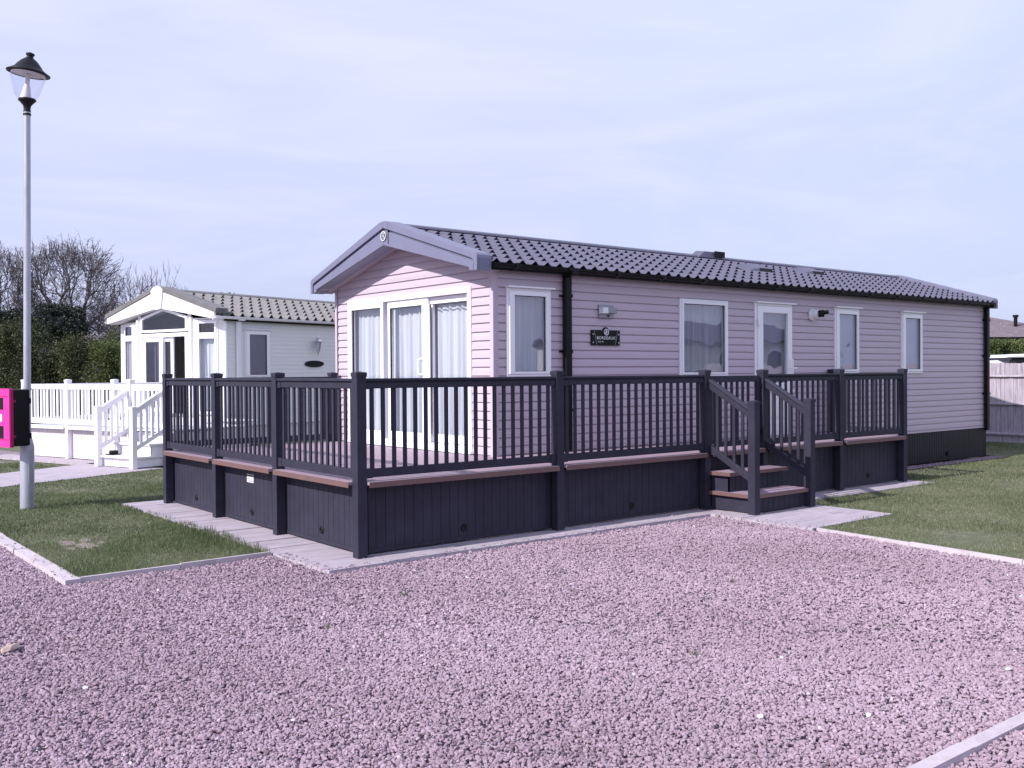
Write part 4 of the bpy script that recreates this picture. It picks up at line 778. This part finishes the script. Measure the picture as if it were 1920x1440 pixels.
# steps run out along -a: build them in the same pattern turned a quarter
def nstair():
    q = MB(); F1 = frame(-4.15, 0, 0, 1, -1, 0); F2 = frame(-3.85, 0, 0, 1, -1, 0)
    grooved(q, F1, -2.88, -1.85, .01, .165, -.02, 0, .1, .009); grooved(q, F2, -2.88, -1.85, .21, .385, -.02, 0, .1, .009)
    q.box(-4.14, -3.5, -2.88, -2.86, .01, .165); q.box(-3.84, -3.5, -2.88, -2.86, .21, .385); s_ = q.build('steps', WD, nd)
    for (a, z) in ((-4.22, .205), (-3.90, .425)): t_ = MB(); t_.box(a, -3.52, -2.92, -1.82, z-.035, z); t_.build('tread', M['white'], s_, bevel=.004)
    for b in (-2.95, -1.90):
        post(nd, -4.27, b, WD, 1.115, name='newel_post'); yc = b+.05; q = MB(); q.beam((-3.58, yc, .66), (-4.17, yc, .36), .05, .075)
        o = q.build('stair_railing', WD, nd); q = MB(); q.beam((-3.6, yc, 1.33), (-4.17, yc, 1.01), .05, .07); q.build('top_rail', WD, o); h = MB(); h.beam((-3.6, yc, 1.39), (-4.17, yc, 1.07), .08, .04); h.build('handrail', WD, o)
        for k in range(4): a = -3.70-k*.12; r_ = MB(); r_.box(a-.02, a+.02, yc-.02, yc+.02, .68+(a+3.58)*.51, 1.30+(a+3.6)*.56); r_.build('baluster', WD, o)
nstair()
q = MB()
for (z0, z1) in ((1.39, 1.50), (.70, .78)): q.box(-3.575, -3.525, -2.93, -1.95, z0, z1)
for b in (-2.93, -2.02): q.box(-3.575, -3.525, b, b+.07, .781, 1.389)
gN = q.build('gate', WD, nd)
for k in range(6): r_ = MB(); b = -2.80+k*.125; r_.box(-3.57, -3.53, b-.02, b+.02, .78, 1.39); r_.build('baluster', WD, gN)
# little black scraper left on its bottom step
ct, st_ = math.cos(TH), math.sin(TH)
def nw2(a, b, z): return (NB[0]+a*ct-b*st_, NB[1]+a*st_+b*ct, z)
bs = thing('boot_brush', 'small black boot brush lying on the lowest white step', 'boot brush', nw2(-4.05, -2.02, .205), TH)
q = MB(); q.box(-.07, .11, -.10, .10, 0, .02); q.build('base', M['black'], bs); q = MB(); q.box(-.05, .08, -.08, .03, .021, .085); q.build('bristles', M['black'], bs, bevel=.015)
# strip of slabs in front of the white deck
g = MB()
for k in range(7):
    b0 = -1.75+k*.6; c = [nw2(-4.0, b0, -.004), nw2(-3.5, b0, -.004), nw2(-3.5, b0+.59, -.004), nw2(-4.0, b0+.59, -.004)]; g.hexa([(x, y, -.05) for x, y, z in c]+c)
struct('paving', g, M['pave'])
g = MB(); rn = random.Random(3)
for (cx, cy, a_, b_) in ((-1.68, 2.42, .09, .20), (-1.80, 2.72, .07, .16), (-1.60, 2.78, .05, .12), (-1.86, 2.35, .05, .08), (-1.52, 2.5, .04, .09)):
    g.prism([(cx+(a_*(.6+.7*rn.random()))*math.cos(a), cy+(b_*(.6+.7*rn.random()))*math.sin(a)) for a in [2*math.pi*k/15 for k in range(15)]], 'z', -.02, -.006+rn.random()*.002)
struct('bare_soil', g, M['sclear'])
oc = thing('static_caravan', 'pale static caravan added out of frame for the side windows to mirror', 'static caravan', (19.0, -15.5, 0), R(8))  # added outside the view so the side windows have something to reflect
q = MB(); q.box(0, 11.5, -1.9, 1.9, .45, 2.75); q.build('wall', M['siding_n'], oc); q = MB(); q.prism([(-2.1, 2.72), (0, 3.45), (2.1, 2.72), (2.1, 2.66), (0, 3.30), (-2.1, 2.66)], 'x', -.2, 11.7); q.build('roof', M['tile'], oc)
q = MB(); q.box(.02, 11.48, -1.88, 1.88, 0, .445); q.build('skirting', M['skirt'], oc)
for x in (.6, 2.6, 5.2, 7.6, 9.8):
    q = MB(); q.box(x, x+1.0, 1.905, 1.94, 1.35, 2.45); wq = q.build('window', M['upvc'], oc); q = MB(); q.box(x+.07, x+.93, 1.945, 1.95, 1.42, 2.38); q.build('pane', M['dark'], wq)
# ================================================================== lamp post and cabinet
LX, LY = -1.49, 5.80
lp = thing('street_lamp', 'tall galvanised lamp post with black lantern head above the magenta cabinet', 'street lamp', (LX, LY, 0))
q = MB(); q.lathe([(.084, -.1), (.084, .775), (.078, .80), (.046, .935), (.044, .95)], n=24); lb = q.build('base', M['steel'], lp, smooth=True)
q = MB(); q.lathe([(.045, .93), (.043, 3.0), (.040, 5.03)], n=20); q.lathe([(.052, 1.50), (.052, 1.53)], n=20); q.build('pole', M['steel'], lp, smooth=True)
q = MB(); q.tube([(0, 0, 4.985), (0, 0, 5.01)], .047, 18); q.build('collar', M['lamp'], lp)
an = math.atan2(-.977, .35); 
for k in range(7):
    pass
q = MB(); dm = []
for a in (-.38, -.19, 0, .19, .38):
    dm.append((.0865*math.cos(an+a), .0865*math.sin(an+a)))
for i in range(4): q.hexa([(dm[i][0]*.93, dm[i][1]*.93, .32), (dm[i+1][0]*.93, dm[i+1][1]*.93, .32), (*dm[i+1], .32), (*dm[i], .32), (dm[i][0]*.93, dm[i][1]*.93, .74), (dm[i+1][0]*.93, dm[i+1][1]*.93, .74), (*dm[i+1], .74), (*dm[i], .74)])
q.build('access_door', M['steel'], lp, bevel=.004)
# head leans a little towards the drive
lp.rotation_euler = Matrix.Rotation(R(.72), 3, Vector((_f[0], _f[1], 0)).normalized()).to_euler()
hz = 5.03; neckM = Matrix.Translation(Vector((0, 0, hz))); tiltM = Matrix.Translation(Vector((0, 0, hz+.34))) @ Matrix.Rotation(R(6), 4, Vector((_f[0], _f[1], 0)).normalized()) @ Matrix.Translation(Vector((0, 0, -.34)))
q = MB(); q.lathe([(.045, 0), (.040, .04), (.048, .08), (.085, .125), (.108, .145), (.10, .165), (.001, .165)], n=28, M4=neckM); hd = q.build('lantern_head', M['lamp'], lp, smooth=True)
q = MB(); q.lathe([(.10, .156), (.145, .22), (.18, .33), (.20, .42), (.207, .478)], n=32, M4=tiltM); q.build('globe', M['acrylic'], hd, smooth=True)
q = MB(); q.lathe([(.072, .156), (.04, .31), (.026, .36), (.024, .475)], n=24, M4=tiltM); q.build('reflector_cone', M['cone'], hd, smooth=True)
q = MB(); q.lathe([(.001, .481), (.20, .481)], n=32, M4=tiltM); q.build('light_tray', M['cone'], hd)
q = MB(); q.lathe([(.205, .482), (.255, .482), (.257, .494), (.21, .52), (.165, .555), (.142, .59), (.10, .64), (.07, .665), (.042, .685), (.038, .705), (.052, .722), (.05, .74), (.02, .752), (.001, .752)], n=36, M4=tiltM); q.build('canopy', M['lamp'], hd, smooth=True)
q = MB(); q.box(-.03, .03, -.153, -.150, .585, .60); q.box(-.008, .008, -.153, -.150, .545, .585)
cab_rot = R(13); cb = thing('equipment_cabinet', 'black wall cabinet with bright magenta door strapped to the lamp post', 'cabinet', (LX, LY, 0), cab_rot)
bx0, bx1 = -.085-.26, -.088; z0, z1 = .80, 1.525; hw = .30
q = MB(); q.box(bx0+.055, bx1, -hw, hw, z0+.01, z1-.01); q.build('body', M['black'], cb, bevel=.02)
q = MB(); q.box(bx0+.02, bx0+.054, -hw-.008, hw+.008, z0, z1); q.build('door_rim', M['pinkd'], cb, bevel=.012)
FC = frame(bx0+.019, 0, 0, 1, -1, 0); q = MB(); zc = (z0+z1)/2
cuts = [(-.15, .15, zc+.10, zc+.25), (-.15, .15, zc-.26, zc-.10)]
for (a, b, c, d) in ((-hw, -.15, z0, z1), (.15, hw, z0, z1), (-.15, .15, zc+.25, z1), (-.15, .15, zc-.10, zc+.10), (-.15, .15, z0, zc-.26)): q.fbox(FC, a, b, c, d, .0, .02)
dr = q.build('door', M['pink'], cb)
for (a, b, c, d) in cuts: k = MB(); k.fbox(FC, a, b, c, d, -.0, .008); k.build('viewing_panel', M['black'], dr)
k = MB(); k.fbox(FC, -.11, .11, zc-.045, zc+.045, .0205, .022); k.build('sign_plate', M['white'], dr)
k = MB(); k.fbox(FC, -.26, .26, z0+.09, z0+.098, .0205, .024); k.fbox(FC, -.26, .26, z1-.098, z1-.09, .0205, .024); k.build('door_ridge', M['pinkd'], dr)
for z in (z0+.12, z1-.17): k = MB(); k.box(bx0+.03, bx0+.075, -hw-.012, -hw-.004, z, z+.03); k.build('hinge', M['pinkd'], cb); k = MB(); k.box(bx1-.012, bx1+.012, -hw-.004, -hw+.03, z-.02, z+.05); k.build('bracket', M['black'], cb)
for z in (z0+.13, z1-.13): k = MB(); k.tube([(.052*math.cos(a), .052*math.sin(a), z) for a in [2*math.pi*i/16 for i in range(17)]], .006, 6, False); k.box(-.095, -.04, -.03, .03, z-.01, z+.01); k.build('strap', M['rust'], cb)
# ================================================================== fence at the back
fc = thing('fence', 'weathered grey board fence with horizontal rails behind the far end', 'fence', (18.5, 3.0, 0))
OFF[:] = [18.5, 3.0, 0]
def fz(y): return .0
y = -9.0; k = 0
while y < 9:
    q = MB(); a = y
    while a < y+1.79:
        t0 = random.uniform(-.006, .006); q.box(18.52+t0, 18.54+t0, a, a+.092, .17, 1.82+random.uniform(-.012, .012)); a += .097
    q.build('fence_panel', M['fence'], fc); r_ = MB()
    for z in (.17, .86, 1.50): r_.prism([(18.465, z), (18.465, z+.03), (18.50, z+.05), (18.519, z+.05), (18.519, z)], 'y', y, y+1.80)
    r_.build('fence_rail', M['fence'], fc); g_ = MB(); g_.box(18.525, 18.55, y, y+1.8, .0, .165); g_.build('gravel_board', M['fence'], fc)
    y += 1.81; k += 1
OFF[:] = [0, 0, 0]
# ================================================================== house, hedge and vehicle beyond the fence
hp = at(1700, 664, 48); 
hb = thing('bungalow', 'low building with lichened brown hipped roof beyond the fence', 'house', (hp[0], hp[1], 0), YAW-math.pi/2)
def hl(px, py, dep=48): return ((px-1700)/FPX*dep-0*(dep-48), dep-48, at(px, py, dep)[2])
e0 = hl(1700, 632); e1 = hl(2120, 638); rz = 5.35
x0, x1 = e0[0]-1, e1[0]; ze = e0[2]
q = MB(); rx0, rx1 = x0+4.6, hl(1835, 590)[0]
E2 = hl(1846, 593, 52.5); E2 = (E2[0]+740/FPX*4.5, 4.5, E2[2]); x1 = e1[0]-1.2; B_ = (x1, 0, ze-.05); A, C_, D_ = (x0, 0, ze), (x1, 9, ze-.05), (x0, 9, ze); E1 = (rx0-2, 4.5, E2[2])
q.face([A, B_, E2, E1]); q.face([B_, C_, E2]); q.face([C_, D_, E1, E2]); q.face([D_, A, E1]); rf = q.build('roof', M['rooft'], hb)
q = MB(); q.box(x0+.1, x1-.1, -.05, 0.0, ze-.16, ze-.03); q.build('gutter', M['black'], hb)
q = MB(); q.box(x0+.4, x1-.4, .35, 8.6, 0, ze-.1); q.build('wall', M['hboard'], hb)
fx = hl(1908, 600, 50); fx = (fx[0]+740/FPX*2, 2, fx[2]); q = MB(); q.tube([(fx[0], 2.2, 2.9), (fx[0], 2.2, fx[2]+.25)], .09, 10); q.tube([(fx[0], 2.2, fx[2]+.15), (fx[0], 2.2, fx[2]+.27)], .14, 10); q.build('flue_pipe', M['black'], rf)
q = MB(); ax = hl(1917, 612, 51); ax = (ax[0]+740/FPX*3, 3, ax[2]-.25); q.tube([(ax[0], 3, 2.9), (ax[0], 3, ax[2]+.1)], .02, 6); q.tube([(ax[0]-.3, 3, ax[2]+.05), (ax[0]+.3, 3, ax[2]+.05)], .015, 6)
for k in range(5): q.tube([(ax[0]-.28+k*.13, 2.8, ax[2]+.05), (ax[0]-.28+k*.13, 3.2, ax[2]+.05)], .01, 6)
q.build('aerial', M['rust'], rf)
def leaves(name, cen, rad, n, size, m, parent=None, seed=0, flat=.5, lumps=26, label=None, cat=None, kind=None, group=None):
    """leaf cloud: lumpy shells of small leaf quads"""
    rr = np.random.default_rng(seed); cen = np.array(cen, float); rad = np.array(rad, float)
    lc = rr.uniform(-1, 1, (lumps*3, 3)); lc = lc[np.linalg.norm(lc*np.array([1, 1, flat+.5]), axis=1) < 1.15][:lumps]; lr = rr.uniform(.12, .38, len(lc))*(1.0 if lumps < 40 else .9)
    idx = rr.integers(0, len(lc), n); d = rr.normal(size=(n, 3)); d /= np.linalg.norm(d, axis=1)[:, None]
    P = cen+(lc[idx]*.78+d*(lr[idx]*(1-np.abs(rr.normal(size=n))*.35+.25*rr.random(n)**4))[:, None])*rad
    P = P[P[:, 2] > .05]; n = len(P); a = rr.normal(size=(n, 3)); a /= np.linalg.norm(a, axis=1)[:, None]; b = np.cross(a, rr.normal(size=(n, 3))); b /= np.linalg.norm(b, axis=1)[:, None]
    s = (size*rr.uniform(.5, 1.3, n))[:, None]; Vq = np.stack([P-a*s, P+b*s*.45, P+a*s, P-b*s*.45], 1).reshape(-1, 3); F = np.arange(4*n).reshape(n, 4)
    org = np.array([cen[0], cen[1], 0]); sh = np.clip(.45+.22*rr.normal(size=n), 0, 1)
    if parent is None: o = npmesh(name, Vq-org, F, m, np.repeat(sh, 4)); o.location = org
    else: o = npmesh(name, Vq-np.array(parent.location), F, m, np.repeat(sh, 4), parent)
    if label: tag(o, label, cat, group, kind)
    return o
def hedge(name, pts, top, n, size, m, label, seed, thick=.9, jag=.25, twigs=True):
    """pts: list of (x,y) along the foot; top: heights at those"""
    rr = np.random.default_rng(seed); pts = np.array(pts, float); top = np.array(top, float); seg = np.linalg.norm(np.diff(pts, axis=0), axis=1); cum = np.r_[0, np.cumsum(seg)]
    t = rr.uniform(0, cum[-1], n); bx = np.interp(t, cum, pts[:, 0]); by = np.interp(t, cum, pts[:, 1]); tp = np.interp(t, cum, top)
    tp = tp+jag*(.6*np.sin(t*1.9+seed)+.4*np.sin(t*4.3+2*seed))*.5+jag*.4*rr.normal(size=n)*.5; d = (pts[-1]-pts[0])/np.linalg.norm(pts[-1]-pts[0]); nn = np.array([-d[1], d[0]])
    lump = .25*np.sin(t*2.7+seed)*np.cos(t*5.1)+.18*np.sin(t*9.0)
    u = rr.random(n); face = rr.random(n) < .78
    z = np.where(face, tp*u, tp*rr.uniform(.86, 1.02, n)); off = np.where(face, -thick/2*(1-.35*(z/tp)**3)+lump*.6+.16*np.sin(z*4+t*3)+rr.normal(size=n)*.10, rr.uniform(-thick/2, thick/2, n))
    P = np.stack([bx+nn[0]*off, by+nn[1]*off, np.maximum(z, .05)], 1)
    a = rr.normal(size=(n, 3)); a /= np.linalg.norm(a, axis=1)[:, None]; b = np.cross(a, rr.normal(size=(n, 3))); b /= np.linalg.norm(b, axis=1)[:, None]; s = (size*rr.uniform(.5, 1.3, n))[:, None]
    V = np.stack([P-a*s, P+b*s*.5, P+a*s, P-b*s*.5], 1).reshape(-1, 3); org = np.array([pts[:, 0].mean(), pts[:, 1].mean(), 0])
    sh = np.clip(.42+.13*np.sin(t*3.1+z*2)+.2*rr.normal(size=n), 0, 1)
    th_ = thing(name, label, 'hedge', tuple(org)); npmesh('foliage', V-org, np.arange(4*n).reshape(n, 4), m, np.repeat(sh, 4), th_)
    c = MB(); OFF[:] = list(org)
    for i in range(len(pts)-1):
        p0, p1 = pts[i], pts[i+1]; w_ = nn*thick*.22; c.hexa([(*(p0-w_), .0), (*(p1-w_), .0), (*(p1+w_), .0), (*(p0+w_), .0), (*(p0-w_), top[i]*.82), (*(p1-w_), top[i+1]*.82), (*(p1+w_), top[i+1]*.82), (*(p0+w_), top[i]*.82)])
    c.build('inner_twigs', M['bark'], th_); OFF[:] = [0, 0, 0]; return th_
def gp(px, dep): p = at(px, 700, dep); return (p[0], p[1])
def hz_(py, dep, px=100): return at(px, py, dep)[2]
hedge('conifer_hedge', [gp(1760, 36), gp(2050, 36)], [hz_(641, 36, 1880), hz_(642, 36, 1900)], 60000, .045, M['conif'], 'clipped green conifer hedge above the white vehicle beyond the fence', 3, jag=.12)
# vehicle beyond the fence: white camper roof
vp = at(1925, 690, 30); vr = thing('camper_van', 'white camper van mostly hidden behind the fence', 'camper van', (vp[0], vp[1], 0), YAW-math.pi/2)
def vz(py): return at(1900, py, 30)[2]
vx0 = (1858-1925)/FPX*30; zt = vz(664); zr = vz(671)
q = MB(); q.prism([(vx0, zr), (vx0+.05, zr+.06), (vx0+.45, zt-.01), (vx0+1.1, zt+.01), (vx0+4.2, zt), (vx0+4.8, zr)], 'y', -.95, .95); q.build('roof', M['white'], vr, bevel=.03)
q = MB(); q.prism([(vx0+.18, zr-.001), (vx0+4.7, zr-.001), (vx0+4.9, zr-.55), (vx0-.2, zr-.55)], 'y', -.92, .92); q.build('windows', M['glass_n'], vr)
q = MB(); q.prism([(vx0+.20, zr-.01), (vx0+4.6, zr-.01), (vx0+4.6, zr-.55), (vx0-.1, zr-.55)], 'y', -.88, .88); q.build('interior', M['dark'], vr)
q = MB(); q.prism([(vx0-1.1, vz(676)-.6), (vx0-.9, vz(677)), (vx0-.25, vz(676)), (vx0+.0, vz(683)), (vx0+1.75, vz(683)), (vx0+1.85, vz(676)), (vx0+5.0, vz(676)), (vx0+5.0, .45), (vx0-1.1, .45)], 'y', -.97, .97); q.build('body', M['white'], vr, bevel=.02)
for a in (vx0-.3, vx0+3.8):
    q = MB(); q.tube([(a, -.98, .33), (a, -.78, .33)], .33, 20); wh = q.build('wheel', M['black'], vr); q = MB(); q.tube([(a, -.99, .33), (a, -.985, .33)], .18, 16); q.build('rim', M['silver'], wh)
# ================================================================== trees and hedges on the left
def tree(name, label, base, fork, cz, rx, rz_, seed, tips=1500, trunk_r=.26, min_r=.011, group=None, inner=.3, up=.0, lean=0.0, zmin=-.55):
    """bare crown: tips fill a dome, limbs join them back to the fork by repeated halving"""
    rr = np.random.default_rng(seed); th_ = thing(name, label, 'tree', (base[0], base[1], 0), group=group)
    d = rr.normal(size=(tips*3, 3)); d /= np.linalg.norm(d, axis=1)[:, None]; d = d[d[:, 2] > zmin][:tips]; n = len(d)
    lob = 1+.10*np.sin(4*np.arctan2(d[:, 1], d[:, 0])+seed)+.07*np.sin(7*d[:, 2]+seed)+.05*rr.normal(size=n)
    T_ = d*(rr.uniform(inner, 1, n)**.45*lob)[:, None]*np.array([rx, rx, rz_])+np.array([lean, 0, cz])
    T = MB(); T.tube([(0, 0, -.1), (.06, .03, fork*.5), (0, 0, fork+.1)], [trunk_r*1.3, trunk_r, trunk_r*.85], 10); T.build('trunk', M['bark'], th_, smooth=True)
    Bm = MB(); tot = n
    def rad(k): return max(min_r, trunk_r*.85*(k/tot)**.5)
    def grow(p, idx, pd):
        k = len(idx)
        if k <= 2:
            for q in idx:
                t = T_[q]; m_ = (p+t)/2+pd*.12*np.linalg.norm(t-p)+rr.normal(size=3)*.03*np.linalg.norm(t-p); Bm.tube([p, m_, t], [min_r, min_r*.85, min_r*.5], 3, False)
                for _ in range(3): s_ = t-(t-m_)*rr.uniform(.0, .8); v = (t-m_)*rr.uniform(.15, .4)+rr.normal(size=3)*.09+np.array([0, 0, up*.25]); Bm.tube([s_, s_+v], [min_r*.6, min_r*.4], 3, False)
            return
        X = T_[idx]-p; u = X/np.linalg.norm(X, axis=1)[:, None]; c = u.mean(0); Y = u-c
        _, _, vt = np.linalg.svd(Y, full_matrices=False); ax = vt[0]*rr.uniform(.7, 1)+vt[min(1, len(vt)-1)]*rr.normal()*.5; pr = Y@ax
        cut = np.quantile(pr, rr.uniform(.36, .64)); g = [idx[pr <= cut], idx[pr > cut]]
        for q in g:
            if len(q) == 0: continue
            cen_ = T_[q].mean(0); dist = np.linalg.norm(cen_-p); t = rr.uniform(.20, .36) if k > 12 else rr.uniform(.3, .55)
            nxt = p+(cen_-p)*t+rr.normal(size=3)*.05*dist*np.array([1, 1, .7]); dirn = (nxt-p)/(np.linalg.norm(nxt-p)+1e-6); m_ = (p+nxt)/2+(pd-dirn)*.14*np.linalg.norm(nxt-p)+rr.normal(size=3)*.02*dist
            r0, r1 = rad(len(q))*1.06, rad(len(q)); Bm.tube([p, m_, nxt], [r0, (r0+r1)/2, r1], 5 if r1 > .03 else 3, False); grow(nxt, q, dirn)
    grow(np.array([0, 0, fork]), np.arange(n), np.array([0, 0, 1.0])); Bm.build('crown', M['bark'], th_); return th_
def T2(px, pytop, dep, pybot): zt_, zb_ = hz_(pytop, dep, px), hz_(pybot, dep, px); return zt_, zb_
zt_, zb_ = T2(128, 443, 42, 640); tree('bare_tree', 'large leafless tree with a broad domed crown behind the hedge', gp(128, 42), 2.6, 4.6, 2.35, zt_-4.55, 4, 3400, .26, .0095, inner=.5)
zt_, _ = T2(20, 462, 40, 640); tree('bare_tree', 'leafless tree at the left edge behind the lamp post', gp(8, 40), 2.2, 4.2, 1.6, zt_-4.2, 9, 1500, .2, .0095, inner=.45)
zt_, _ = T2(205, 560, 43, 640); tree('bare_tree', 'low leafless thorny tree just left of the cream caravan gable', gp(196, 43), 1.6, 3.0, 1.5, zt_-3.0, 13, 1200, .14, .009)
zt_, _ = T2(290, 512, 40, 640); tree('bare_tree', 'thin twiggy leafless tree poking above the cream caravan roof', gp(285, 40), 2.2, 3.7, 1.75, zt_-3.7, 21, 420, .12, .010, up=1.0)
def ivy(px, py, dep, rpx, rpy, n, seed, label, m='leafd', size=.05, nm='evergreen_tree'):
    c = at(px, py, dep); rx = rpx/FPX*dep; rz_ = rpy/FPX*dep; t_ = thing(nm, label, 'tree' if 'tree' in nm else 'shrub', (c[0], c[1], 0))
    leaves('crown', (c[0], c[1], c[2]), (rx, rx*.8, rz_), n, size, M[m], t_, seed, lumps=70)
    q = MB(); OFF[:] = [c[0], c[1], 0]; q.tube([(c[0], c[1], 0), (c[0]+.1, c[1], c[2]*.5), (c[0], c[1], c[2])], [.14, .11, .05], 7); q.build('trunk', M['bark'], t_)
    q = MB(); q.lathe([(.01, -rz_*.62), (rx*.30, -rz_*.35), (rx*.34, 0), (rx*.28, rz_*.3), (.01, rz_*.58)], (c[0], c[1], c[2]), 9); q.build('inner_twigs', M['bark'], t_); OFF[:] = [0, 0, 0]; return t_
ivy(110, 612, 37, 58, 50, 26000, 5, 'dark ivy covered evergreen tree in front of the large bare tree')
ivy(15, 628, 36, 60, 56, 20000, 6, 'dark twiggy evergreen tree at the left edge')
ivy(175, 655, 31, 28, 34, 5000, 8, 'pale blossoming shrub growing through the hedge', 'leafb', .028, 'blossom_shrub')
hedge('hedge', [gp(-160, 30), gp(60, 29.5), gp(150, 29.5), gp(200, 29.5), gp(250, 29.5)], [hz_(650, 30), hz_(628, 29.5), hz_(645, 29.5), hz_(662, 29.5), hz_(655, 29.5)], 130000, .033, M['leafg'], 'mixed green hedge running behind the white deck', 2, thick=1.6, jag=.9)
hedge('hedge', [gp(180, 28), gp(300, 28)], [hz_(648, 28), hz_(650, 28)], 45000, .03, M['conif'], 'brighter green hedge beside the cream caravan', 9, thick=1.0, jag=.3)
ivy(425, 566, 48, 32, 16, 1500, 31, 'dark leafy tree top just above the cream caravan ridge', 'leafd', .09)
# ================================================================== odd things lying in the gravel
def rock(name, label, cat, x, y, sx, sy, sz, m, seed, rz=0):
    r2 = np.random.default_rng(seed); B = ICO*(1+r2.normal(size=(12, 1))*.12)*np.array([sx, sy, sz])/2
    o = npmesh(name, B, ICF, m); o.location = (x, y, -.012); o.rotation_euler = (0, 0, rz); tag(o, label, cat); return o
rock('pebble', 'white oval pebble on the gravel, left of the two at bottom right', 'pebble', -.50, -4.82, .055, .035, .02, M['white'], 1, .3)
rock('pebble', 'white pebble on the gravel, nearer the concrete strip', 'pebble', -.08, -5.15, .035, .03, .02, M['white'], 2)
rock('pebble', 'white pebble on the gravel at the right edge', 'pebble', 1.20, -5.24, .04, .03, .02, M['white'], 3)
rock('pebble', 'white pebble on the gravel at the lower left', 'pebble', -2.95, -2.21, .03, .03, .02, M['white'], 4)
rock('broken_brick', 'broken tan brick lying on the gravel at the left edge', 'brick', -3.10, -1.10, .15, .09, .05, M['brick'], 5, .6)
